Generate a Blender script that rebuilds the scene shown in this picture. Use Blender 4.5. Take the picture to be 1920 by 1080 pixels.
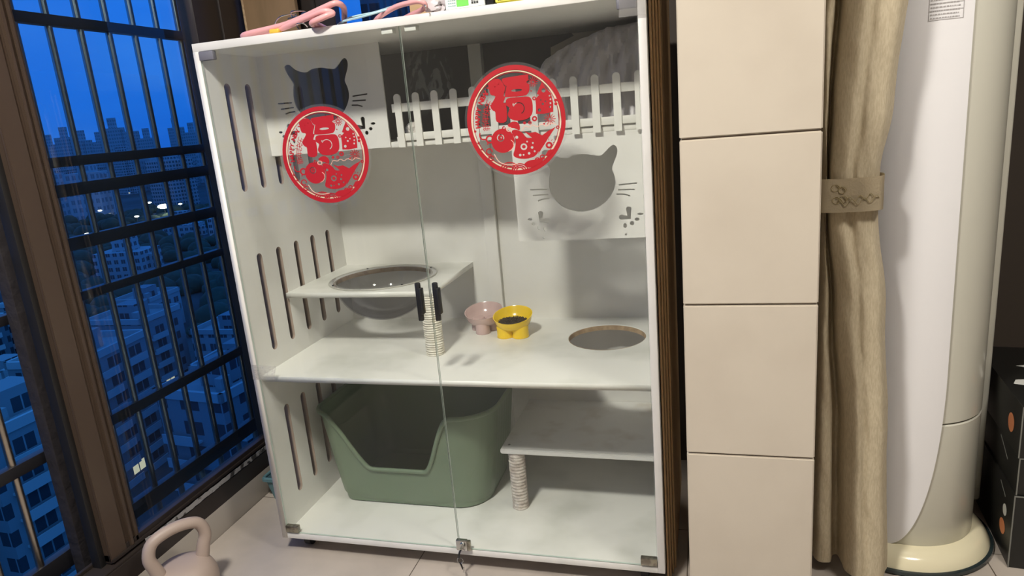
import bpy, bmesh, math, random
from mathutils import Vector, Matrix
random.seed(7)
PI = math.pi
for o in list(bpy.data.objects): bpy.data.objects.remove(o)
sc = bpy.context.scene
COL = sc.collection

# ------------------------------------------------------------ camera, sky, lamps, exposure
cam = bpy.data.cameras.new('camera'); camo = bpy.data.objects.new('camera', cam); COL.objects.link(camo)
camo.location = (1.10201, -1.38917, 1.03947); camo.rotation_euler = (1.32590, 0.08330, 0.26380)
cam.sensor_width = 36; cam.lens = 1293.98/1920*36; cam.clip_start = .02; cam.clip_end = 6000
sc.camera = camo
sc.view_settings.view_transform = 'Standard'; sc.view_settings.look = 'None'
sc.view_settings.gamma = 1; sc.view_settings.use_curve_mapping = False
sc.view_settings.exposure = 0.0
FLOOR = -.045; CEIL = 2.3

w = bpy.data.worlds.new('dusk_sky'); sc.world = w; w.use_nodes = True
nt = w.node_tree; nt.nodes.clear()
out = nt.nodes.new('ShaderNodeOutputWorld'); bg = nt.nodes.new('ShaderNodeBackground')
tc = nt.nodes.new('ShaderNodeTexCoord'); sp = nt.nodes.new('ShaderNodeSeparateXYZ'); cr = nt.nodes.new('ShaderNodeValToRGB')
nz = nt.nodes.new('ShaderNodeTexNoise'); nz.inputs['Scale'].default_value = 3.2; nz.inputs['Detail'].default_value = 5
mp = nt.nodes.new('ShaderNodeMapping'); mp.inputs['Scale'].default_value = (1, 1, 3)
mx = nt.nodes.new('ShaderNodeMixRGB'); mx.blend_type = 'MIX'; mx.inputs[2].default_value = (.10, .36, .93, 1)
mr = nt.nodes.new('ShaderNodeMapRange'); mr.inputs[1].default_value = .45; mr.inputs[2].default_value = .75; mr.inputs[3].default_value = 0; mr.inputs[4].default_value = .55
nt.links.new(tc.outputs['Generated'], sp.inputs[0]); nt.links.new(sp.outputs['Z'], cr.inputs[0])
e = cr.color_ramp.elements
e[0].position = 0; e[0].color = (.012, .17, .74, 1); e[1].position = .5; e[1].color = (.035, .27, .95, 1)
x = e.new(.05); x.color = (.016, .21, .84, 1)
x = e.new(.16); x.color = (.022, .24, .93, 1)
nt.links.new(tc.outputs['Generated'], mp.inputs[0]); nt.links.new(mp.outputs[0], nz.inputs['Vector'])
nt.links.new(nz.outputs['Fac'], mr.inputs[0]); nt.links.new(mr.outputs[0], mx.inputs[0]); nt.links.new(cr.outputs[0], mx.inputs[1])
nt.links.new(mx.outputs[0], bg.inputs[0]); bg.inputs[1].default_value = 1.0; nt.links.new(bg.outputs[0], out.inputs[0])

def area(name, loc, size, power, col, rot=(0, 0, 0), shape='DISK'):
    l = bpy.data.lights.new(name, 'AREA'); l.shape = shape; l.size = size; l.energy = power; l.color = col
    o = bpy.data.objects.new(name, l); COL.objects.link(o); o.location = loc; o.rotation_euler = rot
    return o
area('ceiling_lamp_light', (.44, -1.24, 2.2), .26, 55, (1, .95, .87))
area('living_room_light', (1.98, -.76, 2.22), .35, 26, (1, .94, .86))

# ------------------------------------------------------------ materials
M = {}
def mat(name, col, rough=.5, metal=0, noise=None, bump=None, spec=.5, trans=0, coat=0, emit=None, mapscale=(1, 1, 1)):
    """noise=(scale, col2, lo, hi[, detail]); bump=(scale, strength[, distance])"""
    m = bpy.data.materials.new(name); m.use_nodes = True; t = m.node_tree; b = t.nodes['Principled BSDF']
    b.inputs['Base Color'].default_value = (*col, 1); b.inputs['Roughness'].default_value = rough
    b.inputs['Metallic'].default_value = metal; b.inputs['Specular IOR Level'].default_value = spec
    b.inputs['Coat Weight'].default_value = coat; b.inputs['Transmission Weight'].default_value = trans
    if emit: b.inputs['Emission Color'].default_value = (*emit[0], 1); b.inputs['Emission Strength'].default_value = emit[1]
    tc = t.nodes.new('ShaderNodeTexCoord'); mp = t.nodes.new('ShaderNodeMapping'); mp.inputs['Scale'].default_value = mapscale
    t.links.new(tc.outputs['Object'], mp.inputs[0])
    if noise:
        n = t.nodes.new('ShaderNodeTexNoise'); n.inputs['Scale'].default_value = noise[0]
        n.inputs['Detail'].default_value = noise[4] if len(noise) > 4 else 4
        r = t.nodes.new('ShaderNodeMapRange'); r.inputs[1].default_value = noise[2]; r.inputs[2].default_value = noise[3]
        x = t.nodes.new('ShaderNodeMixRGB'); x.inputs[1].default_value = (*col, 1); x.inputs[2].default_value = (*noise[1], 1)
        t.links.new(mp.outputs[0], n.inputs['Vector']); t.links.new(n.outputs['Fac'], r.inputs[0]); t.links.new(r.outputs[0], x.inputs[0])
        t.links.new(x.outputs[0], b.inputs['Base Color'])
    if bump:
        n = t.nodes.new('ShaderNodeTexNoise'); n.inputs['Scale'].default_value = bump[0]; n.inputs['Detail'].default_value = 3
        u = t.nodes.new('ShaderNodeBump'); u.inputs['Strength'].default_value = bump[1]; u.inputs['Distance'].default_value = bump[2] if len(bump) > 2 else .002
        t.links.new(mp.outputs[0], n.inputs['Vector']); t.links.new(n.outputs['Fac'], u.inputs['Height']); t.links.new(u.outputs[0], b.inputs['Normal'])
    M[name] = m; return m

def glassmat(name, tint, ior=1.5, haze=0, hazecol=(.8, .8, .8), rough=0, refl=1.0):
    m = bpy.data.materials.new(name); m.use_nodes = True; t = m.node_tree; t.nodes.clear()
    o = t.nodes.new('ShaderNodeOutputMaterial'); tr = t.nodes.new('ShaderNodeBsdfTransparent'); gl = t.nodes.new('ShaderNodeBsdfGlossy')
    fr = t.nodes.new('ShaderNodeFresnel'); fr.inputs['IOR'].default_value = ior; mx = t.nodes.new('ShaderNodeMixShader')
    tr.inputs[0].default_value = (*tint, 1); gl.inputs['Roughness'].default_value = rough; gl.inputs[0].default_value = (refl, refl, refl, 1)
    g = t.nodes.new('ShaderNodeNewGeometry'); ib = t.nodes.new('ShaderNodeMath'); ib.operation = 'SUBTRACT'; ib.inputs[0].default_value = 1
    mu = t.nodes.new('ShaderNodeMath'); mu.operation = 'MULTIPLY'
    t.links.new(g.outputs['Backfacing'], ib.inputs[1]); t.links.new(fr.outputs[0], mu.inputs[0]); t.links.new(ib.outputs[0], mu.inputs[1])
    t.links.new(mu.outputs[0], mx.inputs[0]); t.links.new(gl.outputs[0], mx.inputs[2])
    if haze:
        df = t.nodes.new('ShaderNodeBsdfDiffuse'); df.inputs[0].default_value = (*hazecol, 1); m2 = t.nodes.new('ShaderNodeMixShader')
        m2.inputs[0].default_value = haze; t.links.new(tr.outputs[0], m2.inputs[1]); t.links.new(df.outputs[0], m2.inputs[2]); t.links.new(m2.outputs[0], mx.inputs[1])
    else: t.links.new(tr.outputs[0], mx.inputs[1])
    t.links.new(mx.outputs[0], o.inputs[0]); M[name] = m; return m

mat('white_board', (.78, .765, .73), .42, noise=(9, (.72, .705, .665), .45, .75), bump=(40, .03))
mat('white_shelf', (.79, .78, .74), .38, noise=(6, (.60, .60, .55), .48, .74, 7), bump=(50, .03))
mat('white_worn', (.76, .75, .72), .45, noise=(12, (.62, .58, .52), .52, .72, 8))
mat('white_fence', (.77, .755, .71), .5, bump=(60, .05))
mat('raw_edge', (.50, .36, .22), .8, noise=(60, (.36, .25, .15), .4, .6))
mat('dark_backing', (.115, .098, .09), .55, noise=(9, (.15, .13, .12), .4, .7))
glassmat('door_glass', (.975, .985, .975), 1.45, haze=.008, hazecol=(.7, .7, .66), refl=.8)
mat('glass_edge', (.50, .58, .52), .15, spec=.8)
glassmat('window_glass', (.74, .84, .92), 1.5, haze=.012, hazecol=(.3, .32, .3))
glassmat('acrylic', (.95, .95, .96), 1.35, haze=.035, hazecol=(.75, .72, .76), rough=.05)
glassmat('clear_film', (.96, .96, .96), 1.35, haze=.03, hazecol=(.85, .85, .85), rough=.15)
glassmat('clear_tape', (.90, .90, .90), 1.4, haze=.22, hazecol=(.8, .78, .76), rough=.2)
mat('chrome', (.62, .62, .60), .22, 1)
mat('hinge_metal', (.42, .40, .33), .32, 1, noise=(80, (.25, .23, .2), .4, .6))
mat('grey_plastic', (.16, .16, .19), .45)
mat('pale_plastic', (.72, .72, .68), .5)
mat('black_plastic', (.012, .012, .013), .42)
mat('black_rubber', (.02, .02, .021), .7)
mat('sisal', (.74, .71, .62), .85, noise=(70, (.60, .56, .47), .4, .65), bump=(220, .6, .002))
mat('sisal_worn', (.66, .60, .54), .9, noise=(50, (.48, .41, .36), .4, .62), bump=(120, 1.0, .004))
mat('litter_green', (.165, .225, .145), .42, noise=(5, (.18, .235, .16), .3, .7), bump=(25, .06))
mat('bowl_yellow', (.90, .60, .01), .22, coat=.4)
mat('bowl_pink', (.58, .42, .40), .22, coat=.4)
mat('kibble', (.045, .028, .015), .8)
mat('kettlebell', (.38, .30, .255), .48, bump=(90, .04))
mat('bin_blue', (.10, .20, .23), .45)
mat('sticker_red', (.44, .012, .020), .42)
mat('sticker_pale', (.75, .42, .34), .45)
mat('sticker_line', (.80, .62, .42), .45)
mat('frame_brown', (.105, .072, .052), .38, metal=.35, noise=(3, (.085, .058, .042), .3, .7), mapscale=(1, 1, .3))
mat('frame_dark', (.028, .021, .018), .45)
mat('frame_black', (.010, .009, .009), .55)
mat('post_black', (.022, .018, .020), .75, bump=(30, .8, .006))
mat('grille_dark', (.018, .017, .020), .4, metal=.2)
mat('grille_steel', (.42, .38, .33), .30, 1)
mat('film_silver', (.32, .31, .30), .35, noise=(45, (.05, .045, .04), .52, .58, 6), mapscale=(1, 1, 1))
mat('kerb_tile', (.44, .395, .34), .4)
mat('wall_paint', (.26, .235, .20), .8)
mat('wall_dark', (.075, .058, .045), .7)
mat('ceiling_paint', (.30, .28, .26), .9)
mat('curtain_linen', (.58, .50, .355), .9, noise=(300, (.48, .405, .28), .35, .65, 2), mapscale=(1, 1, .25), bump=(400, .25))
mat('curtain_band', (.56, .48, .34), .85, bump=(300, .25))
mat('curtain_thread', (.26, .205, .10), .6)
mat('appliance_white', (.80, .79, .80), .28, coat=.3)
mat('appliance_cream', (.60, .585, .50), .25, coat=.3)
mat('appliance_base', (.74, .68, .48), .16, coat=.5)
mat('appliance_grey', (.47, .455, .40), .3)
mat('ring_black', (.02, .03, .032), .2, coat=.4)
mat('print_grey', (.38, .36, .36), .6)
mat('box_black', (.009, .009, .008), .4)
mat('box_edge', (.18, .18, .16), .6)
mat('sticker_orange', (.62, .22, .09), .5)
mat('sticker_white', (.62, .62, .58), .5)
mat('cardboard', (.27, .175, .095), .85, noise=(30, (.23, .15, .08), .4, .6), mapscale=(1, 1, .1))
mat('cardboard_pale', (.36, .27, .21), .85)
mat('cardboard_side', (.46, .30, .15), .8, noise=(22, (.37, .24, .12), .35, .65), mapscale=(1, 1, .06))
mat('cardboard_light', (.62, .42, .23), .85)
mat('hanger_pink', (.82, .40, .40), .35, coat=.3)
mat('hanger_blue', (.45, .66, .72), .35)
mat('clip_yellow', (.80, .50, .06), .4)
mat('cloth_dark', (.02, .024, .04), .9)
mat('bag_white', (.78, .72, .74), .3, trans=.25)
mat('pack_white', (.78, .80, .78), .35)
mat('pack_green', (.20, .70, .12), .35)
mat('pack_yellow', (.80, .74, .12), .35)
mat('print_black', (.03, .03, .03), .5)
mat('print_teal', (.25, .45, .45), .5)
mat('reflection_grey', (.66, .63, .64), .5, bump=(14, .25, .02))
mat('reflection_beige', (.50, .43, .33), .6)
mat('fluff', (.62, .58, .55), .95, bump=(80, .8, .01))
mat('soil', (.05, .055, .05), .95, noise=(.02, (.09, .095, .09), .4, .6))
mat('leaf', (.035, .055, .03), .9, noise=(.3, (.06, .08, .045), .4, .6))
mat('roof_grey', (.22, .21, .20), .9, noise=(.15, (.16, .16, .16), .4, .6))
mat('roof_pale', (.42, .40, .38), .9, noise=(.2, (.34, .33, .32), .4, .6))
mat('slab', (.50, .48, .46), .9)
mat('lamp_glow', (.8, .7, .5), .5, emit=((1, .88, .6), 14))
mat('steel_pole', (.10, .10, .10), .5)

def grid_tile(name, col, grout, sx, ox, sy, oy, width, rough=.35, noise=None):
    m = mat(name, col, rough, noise=noise)
    t = m.node_tree; b = t.nodes['Principled BSDF']; tc = [n for n in t.nodes if n.type == 'TEX_COORD'][0]
    s = t.nodes.new('ShaderNodeSeparateXYZ'); t.links.new(tc.outputs['Object'], s.inputs[0]); masks = []
    for ax, sz, off in (('X', sx, ox), ('Y', sy, oy)):
        a = t.nodes.new('ShaderNodeMath'); a.operation = 'SUBTRACT'; a.inputs[1].default_value = off - sz/2
        f = t.nodes.new('ShaderNodeMath'); f.operation = 'FLOORED_MODULO'; f.inputs[1].default_value = sz
        c = t.nodes.new('ShaderNodeMath'); c.operation = 'SUBTRACT'; c.inputs[1].default_value = sz/2
        d = t.nodes.new('ShaderNodeMath'); d.operation = 'ABSOLUTE'
        l = t.nodes.new('ShaderNodeMath'); l.operation = 'LESS_THAN'; l.inputs[1].default_value = width
        t.links.new(s.outputs[ax], a.inputs[0]); t.links.new(a.outputs[0], f.inputs[0]); t.links.new(f.outputs[0], c.inputs[0]); t.links.new(c.outputs[0], d.inputs[0]); t.links.new(d.outputs[0], l.inputs[0]); masks.append(l)
    mxm = t.nodes.new('ShaderNodeMath'); mxm.operation = 'MAXIMUM'; t.links.new(masks[0].outputs[0], mxm.inputs[0]); t.links.new(masks[1].outputs[0], mxm.inputs[1])
    x = t.nodes.new('ShaderNodeMixRGB'); x.inputs[2].default_value = (*grout, 1)
    src = b.inputs['Base Color'].links[0].from_socket if b.inputs['Base Color'].links else None
    if src: t.links.new(src, x.inputs[1])
    else: x.inputs[1].default_value = (*col, 1)
    t.links.new(mxm.outputs[0], x.inputs[0]); t.links.new(x.outputs[0], b.inputs['Base Color'])
    return m
grid_tile('floor_tile', (.50, .44, .38), (.10, .08, .06), .667, .379, .667, -.42, .0013, .3, noise=(5, (.38, .335, .29), .35, .7, 8))
mat('pillar_tile', (.60, .535, .44), .28, noise=(6, (.56, .495, .405), .4, .7, 6))
mat('grout', (.16, .12, .09), .8)

def smear_mat():   # dark film on the upper back panel, torn open in pale scratches
    m = mat('torn_film', (.095, .08, .074), .5); t = m.node_tree; b = t.nodes['Principled BSDF']
    tc = [n for n in t.nodes if n.type == 'TEX_COORD'][0]
    mp = t.nodes.new('ShaderNodeMapping'); mp.inputs['Scale'].default_value = (26, 26, 13); mp.inputs['Rotation'].default_value = (0, .5, 0)
    n = t.nodes.new('ShaderNodeTexNoise'); n.inputs['Detail'].default_value = 6; n.inputs['Scale'].default_value = 1; n.inputs['Distortion'].default_value = 1.6
    t.links.new(tc.outputs['Object'], mp.inputs[0]); t.links.new(mp.outputs[0], n.inputs['Vector'])
    s = t.nodes.new('ShaderNodeSeparateXYZ'); t.links.new(tc.outputs['Object'], s.inputs[0])
    def band(ax, lo, hi, soft):
        a = t.nodes.new('ShaderNodeMapRange'); a.interpolation_type = 'SMOOTHSTEP'; a.inputs[1].default_value = lo-soft; a.inputs[2].default_value = lo+soft
        c = t.nodes.new('ShaderNodeMapRange'); c.interpolation_type = 'SMOOTHSTEP'; c.inputs[1].default_value = hi-soft; c.inputs[2].default_value = hi+soft; c.inputs[3].default_value = 1; c.inputs[4].default_value = 0
        t.links.new(s.outputs[ax], a.inputs[0]); t.links.new(s.outputs[ax], c.inputs[0])
        k = t.nodes.new('ShaderNodeMath'); k.operation = 'MULTIPLY'; t.links.new(a.outputs[0], k.inputs[0]); t.links.new(c.outputs[0], k.inputs[1]); return k
    k1 = band('X', -.20, -.085, .02); k2 = band('Z', 1.08, 1.22, .03)
    k = t.nodes.new('ShaderNodeMath'); k.operation = 'MULTIPLY'; t.links.new(k1.outputs[0], k.inputs[0]); t.links.new(k2.outputs[0], k.inputs[1])
    r = t.nodes.new('ShaderNodeMapRange'); r.inputs[1].default_value = .50; r.inputs[2].default_value = .56
    t.links.new(n.outputs['Fac'], r.inputs[0]); q = t.nodes.new('ShaderNodeMath'); q.operation = 'MULTIPLY'
    t.links.new(r.outputs[0], q.inputs[0]); t.links.new(k.outputs[0], q.inputs[1])
    x = t.nodes.new('ShaderNodeMixRGB'); x.inputs[1].default_value = (.095, .08, .074, 1); x.inputs[2].default_value = (.36, .36, .33, 1)
    t.links.new(q.outputs[0], x.inputs[0]); t.links.new(x.outputs[0], b.inputs['Base Color'])
smear_mat()

def facade(name, wall, glass, pu, pv, lit=.03):
    m = mat(name, wall, .85); t = m.node_tree; b = t.nodes['Principled BSDF']
    tc = [n for n in t.nodes if n.type == 'TEX_COORD'][0]
    s = t.nodes.new('ShaderNodeSeparateXYZ'); t.links.new(tc.outputs['Object'], s.inputs[0])
    def mth(op, a, bb=None):
        n = t.nodes.new('ShaderNodeMath'); n.operation = op
        for i, v in enumerate((a, bb)):
            if v is None: continue
            if isinstance(v, (int, float)): n.inputs[i].default_value = v
            else: t.links.new(v, n.inputs[i])
        return n.outputs[0]
    u = mth('DIVIDE', mth('ADD', s.outputs['X'], s.outputs['Y']), pu); v = mth('DIVIDE', s.outputs['Z'], pv)
    fu, fv = mth('FRACT', u), mth('FRACT', v)
    wu = mth('MULTIPLY', mth('MULTIPLY', mth('GREATER_THAN', fu, .2), mth('LESS_THAN', fu, .78)), mth('GREATER_THAN', mth('ABSOLUTE', mth('SUBTRACT', fu, .49)), .022)); wv = mth('MULTIPLY', mth('GREATER_THAN', fv, .28), mth('LESS_THAN', fv, .82))
    g = t.nodes.new('ShaderNodeNewGeometry'); gs = t.nodes.new('ShaderNodeSeparateXYZ'); t.links.new(g.outputs['Normal'], gs.inputs[0])
    side = mth('LESS_THAN', mth('ABSOLUTE', gs.outputs['Z']), .5)
    mask = mth('MULTIPLY', mth('MULTIPLY', wu, wv), side)
    wn = t.nodes.new('ShaderNodeTexWhiteNoise'); wn.noise_dimensions = '2D'; cb = t.nodes.new('ShaderNodeCombineXYZ')
    t.links.new(mth('FLOOR', u), cb.inputs[0]); t.links.new(mth('FLOOR', v), cb.inputs[1]); t.links.new(cb.outputs[0], wn.inputs['Vector'])
    on = mth('MULTIPLY', mth('GREATER_THAN', wn.outputs['Value'], 1-lit), mask)
    x = t.nodes.new('ShaderNodeMixRGB'); x.inputs[1].default_value = (*wall, 1); x.inputs[2].default_value = (*glass, 1); t.links.new(mask, x.inputs[0])
    t.links.new(x.outputs[0], b.inputs['Base Color']); b.inputs['Emission Color'].default_value = (1, .82, .5, 1)
    t.links.new(mth('MULTIPLY', on, .8), b.inputs['Emission Strength'])
    return m
facade('facade_pale', (.46, .45, .44), (.07, .08, .09), 3.0, 3.0, .004)
facade('facade_grey', (.30, .29, .29), (.05, .05, .06), 4.2, 3.0, .004)
facade('facade_pink', (.40, .31, .28), (.05, .05, .06), 3.6, 3.0, .003)
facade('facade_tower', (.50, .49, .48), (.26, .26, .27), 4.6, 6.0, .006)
facade('facade_dark', (.17, .17, .18), (.035, .035, .04), 3.4, 3.0, .004)

# ------------------------------------------------------------ helpers
def wloc(o):
    v = Vector((0, 0, 0))
    while o is not None: v += o.location; o = o.parent
    return v
def link(name, me, m, parent=None, smooth=False):
    o = bpy.data.objects.new(name, me); COL.objects.link(o)
    if parent is not None:
        o.parent = parent; me.transform(Matrix.Translation(-wloc(parent)))
    if m:
        for k in (m if isinstance(m, (list, tuple)) else [m]): me.materials.append(M[k])
    if smooth:
        for p in me.polygons: p.use_smooth = True
        try:
            me.set_sharp_from_angle(angle=math.radians(38))
        except Exception: pass
    return o
def tag(o, label, cat, group=None):
    o['label'] = label; o['category'] = cat
    if group: o['group'] = group
    return o
def thing(name, loc, label, cat, group=None):
    o = bpy.data.objects.new(name, None); COL.objects.link(o); o.location = loc; o.empty_display_size = .05
    return tag(o, label, cat, group)
def struct(o, label=None):
    o['kind'] = 'structure'
    if label: o['label'] = label
    return o
def bm_box(bm, lo, hi):
    vs = [bm.verts.new((x, y, z)) for z in (lo[2], hi[2]) for y in (lo[1], hi[1]) for x in (lo[0], hi[0])]
    for f in ((0, 2, 3, 1), (4, 5, 7, 6), (0, 1, 5, 4), (2, 6, 7, 3), (0, 4, 6, 2), (1, 3, 7, 5)): bm.faces.new([vs[i] for i in f])
    return vs
def to_mesh(bm, name='m'):
    bmesh.ops.recalc_face_normals(bm, faces=bm.faces[:])
    me = bpy.data.meshes.new(name); bm.to_mesh(me); bm.free(); return me
def box(name, lo, hi, m, parent=None, bev=.0012, segs=2):
    bm = bmesh.new(); bm_box(bm, lo, hi)
    if bev: bmesh.ops.bevel(bm, geom=bm.edges[:], offset=bev, segments=segs, affect='EDGES', profile=.5)
    return link(name, to_mesh(bm, name), m, parent, smooth=bool(bev))
def boxes(name, L, m, parent=None, bev=0):
    bm = bmesh.new()
    for lo, hi in L: bm_box(bm, lo, hi)
    if bev: bmesh.ops.bevel(bm, geom=bm.edges[:], offset=bev, segments=2, affect='EDGES')
    return link(name, to_mesh(bm, name), m, parent, smooth=bool(bev))
def sweep(bm, pts, r, segs=12, closed=False, cap=True, squash=1.0):
    pts = [Vector(p) for p in pts]; n = len(pts); rs = r if isinstance(r, (list, tuple)) else [r]*n
    rings = []; up = None
    for i in range(n):
        if closed: t = pts[(i+1) % n] - pts[i-1]
        else: t = pts[min(i+1, n-1)] - pts[max(i-1, 0)]
        t.normalize()
        if up is None:
            up = Vector((0, 0, 1)) if abs(t.z) < .9 else Vector((1, 0, 0))
        up = (up - t*up.dot(t)).normalized(); s = t.cross(up)
        rings.append([bm.verts.new(pts[i] + (s*math.cos(a) + up*math.sin(a)*squash)*rs[i]) for a in [2*PI*k/segs for k in range(segs)]])
    m = n if closed else n-1
    for i in range(m):
        A, B = rings[i], rings[(i+1) % n]
        off = 0
        if closed and i == n-1:
            best = min(range(segs), key=lambda o: (A[0].co - B[o].co).length); off = best
        for k in range(segs): bm.faces.new((A[k], A[(k+1) % segs], B[(k+1+off) % segs], B[(k+off) % segs]))
    if not closed and cap:
        bm.faces.new(rings[0][::-1]); bm.faces.new(rings[-1])
def smooth_path(P, k=8, closed=False):
    P = [Vector(p) for p in P]; n = len(P); out = []
    rng = range(n) if closed else range(n-1)
    for i in rng:
        if closed: a, b, c, d = P[i-1], P[i], P[(i+1) % n], P[(i+2) % n]
        else: a, b, c, d = P[max(i-1, 0)], P[i], P[i+1], P[min(i+2, n-1)]
        for j in range(k):
            t = j/k; out.append(.5*((2*b) + (c-a)*t + (2*a-5*b+4*c-d)*t*t + (3*b-a-3*c+d)*t**3))
    if not closed: out.append(P[-1])
    return out
def tube(name, pts, r, m, parent=None, closed=False, segs=12, k=8, squash=1.0):
    bm = bmesh.new(); sweep(bm, smooth_path(pts, k, closed) if k else pts, r, segs, closed, squash=squash)
    return link(name, to_mesh(bm, name), m, parent, smooth=True)
def bm_lathe(bm, prof, c, segs=48, close=True):
    rings = []
    for r, z in prof:
        if r < 1e-6: rings.append([bm.verts.new((c[0], c[1], c[2]+z))])
        else: rings.append([bm.verts.new((c[0]+r*math.cos(2*PI*k/segs), c[1]+r*math.sin(2*PI*k/segs), c[2]+z)) for k in range(segs)])
    for A, B in zip(rings, rings[1:]):
        for k in range(segs):
            k2 = (k+1) % segs
            if len(A) == 1 and len(B) == 1: continue
            if len(A) == 1: bm.faces.new((A[0], B[k2], B[k]))
            elif len(B) == 1: bm.faces.new((A[k], A[k2], B[0]))
            else: bm.faces.new((A[k], A[k2], B[k2], B[k]))
def lathe(name, prof, c, m, parent=None, segs=48):
    bm = bmesh.new(); bm_lathe(bm, prof, c, segs); return link(name, to_mesh(bm, name), m, parent, smooth=True)
def flat_mesh(groups, plane, at, depth):
    """groups: lists of closed 2-D loops (even-odd fill); plane xz | yz | xy; at = coordinate of the slab's centre"""
    bmj = bmesh.new()
    for gi, loops in enumerate(groups):
        cu = bpy.data.curves.new('c', 'CURVE'); cu.dimensions = '2D'; cu.fill_mode = 'BOTH'; cu.extrude = depth/2
        for L in loops:
            s = cu.splines.new('POLY'); s.points.add(len(L)-1); s.use_cyclic_u = True
            for i, p in enumerate(L): s.points[i].co = (p[0], p[1], 0, 1)
        o = bpy.data.objects.new('c', cu); COL.objects.link(o); bpy.context.view_layer.update()
        me = bpy.data.meshes.new_from_object(o.evaluated_get(bpy.context.evaluated_depsgraph_get()))
        me.transform(Matrix.Translation((0, 0, gi*6e-6)))
        bpy.data.objects.remove(o); bmj.from_mesh(me); bpy.data.meshes.remove(me)
    bmesh.ops.remove_doubles(bmj, verts=bmj.verts[:], dist=1e-6)
    for v in bmj.verts:
        a, b, c = v.co
        v.co = {'xz': (a, at - c, b), 'yz': (at + c, a, b), 'xy': (a, b, at + c)}[plane]
    return to_mesh(bmj)
def flat(name, groups, plane, at, depth, m, parent=None):
    return link(name, flat_mesh(groups, plane, at, depth), m, parent)
def rect(x0, y0, x1, y1): return [(x0, y0), (x1, y0), (x1, y1), (x0, y1)]
def ell(cx, cy, rx, ry=None, n=40, a0=0, rot=0):
    ry = rx if ry is None else ry; c, s = math.cos(rot), math.sin(rot)
    return [(cx+rx*math.cos(t)*c-ry*math.sin(t)*s, cy+rx*math.cos(t)*s+ry*math.sin(t)*c) for t in [a0+2*PI*k/n for k in range(n)]]
def stroke(P, r, n=6):
    """outline of a round-ended line"""
    P = [Vector(p) for p in P]; L, Rr = [], []
    for i, p in enumerate(P):
        t = (P[min(i+1, len(P)-1)] - P[max(i-1, 0)]).normalized(); nn = Vector((-t.y, t.x)); L.append(p+nn*r); Rr.append(p-nn*r)
    te = (P[-1]-P[-2]).normalized(); ts = (P[0]-P[1]).normalized(); out = list(L)
    a = math.atan2(te.y, te.x); out += [P[-1]+Vector((math.cos(a+PI/2-PI*k/n), math.sin(a+PI/2-PI*k/n)))*r for k in range(1, n)]
    out += Rr[::-1]; a = math.atan2(ts.y, ts.x); out += [P[0]+Vector((math.cos(a+PI/2-PI*k/n), math.sin(a+PI/2-PI*k/n)))*r for k in range(1, n)]
    return [(v.x, v.y) for v in out]
def arc(cx, cy, r, a0, a1, n=16): return [(cx+r*math.cos(math.radians(a0+(a1-a0)*k/n)), cy+r*math.sin(math.radians(a0+(a1-a0)*k/n))) for k in range(n+1)]
def rrect(x0, y0, x1, y1, r, n=6):
    out = []
    for cx, cy, a in ((x1-r, y1-r, 0), (x0+r, y1-r, 90), (x0+r, y0+r, 180), (x1-r, y0+r, 270)): out += arc(cx, cy, r, a, a+90, n)
    return out
def text_mesh(body, size, plane_map, extrude=.0, bold=0):
    cu = bpy.data.curves.new('t', 'FONT'); cu.body = body; cu.size = size; cu.extrude = extrude; cu.offset = bold; cu.align_x = 'CENTER'; cu.align_y = 'CENTER'; cu.resolution_u = 3
    o = bpy.data.objects.new('t', cu); COL.objects.link(o); bpy.context.view_layer.update()
    me = bpy.data.meshes.new_from_object(o.evaluated_get(bpy.context.evaluated_depsgraph_get())); bpy.data.objects.remove(o)
    for v in me.vertices: v.co = plane_map(v.co)
    return me
def join_meshes(L):
    bm = bmesh.new()
    for me in L: bm.from_mesh(me); bpy.data.meshes.remove(me)
    me = bpy.data.meshes.new('j'); bm.to_mesh(me); bm.free(); return me

# ------------------------------------------------------------ the room
struct(box('floor', (-.237, -3.2, FLOOR-.05), (3.2, 1.4, FLOOR), 'floor_tile', bev=0))
struct(box('ceiling', (-.45, -3.2, CEIL), (3.2, 1.4, CEIL+.05), 'ceiling_paint', bev=0))
struct(box('wall_front', (-.45, -3.25, FLOOR), (3.2, -3.2, CEIL), 'wall_paint', bev=0))
struct(box('wall_right', (3.2, -3.25, FLOOR), (3.25, 1.4, CEIL), 'wall_paint', bev=0))
struct(box('wall_kerb', (-.30, -3.2, FLOOR-.05), (-.2383, .66, .034), 'kerb_tile', bev=.001))
struct(box('wall_left', (-.33, -3.2, .034), (-.24, -1.35, CEIL), 'wall_paint', bev=0))
struct(box('wall_lintel', (-.33, -1.35, 2.05), (-.24, .66, CEIL), 'wall_paint', bev=0))
# back wall: solid below the small window, open above it
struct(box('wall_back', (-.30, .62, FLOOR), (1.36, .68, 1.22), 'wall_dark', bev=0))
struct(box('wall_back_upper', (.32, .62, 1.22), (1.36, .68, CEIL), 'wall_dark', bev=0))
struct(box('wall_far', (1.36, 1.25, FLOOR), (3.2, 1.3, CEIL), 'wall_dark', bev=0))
struct(box('wall_side', (1.33, .68, FLOOR), (1.36, 1.3, CEIL), 'wall_dark', bev=0))

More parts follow.
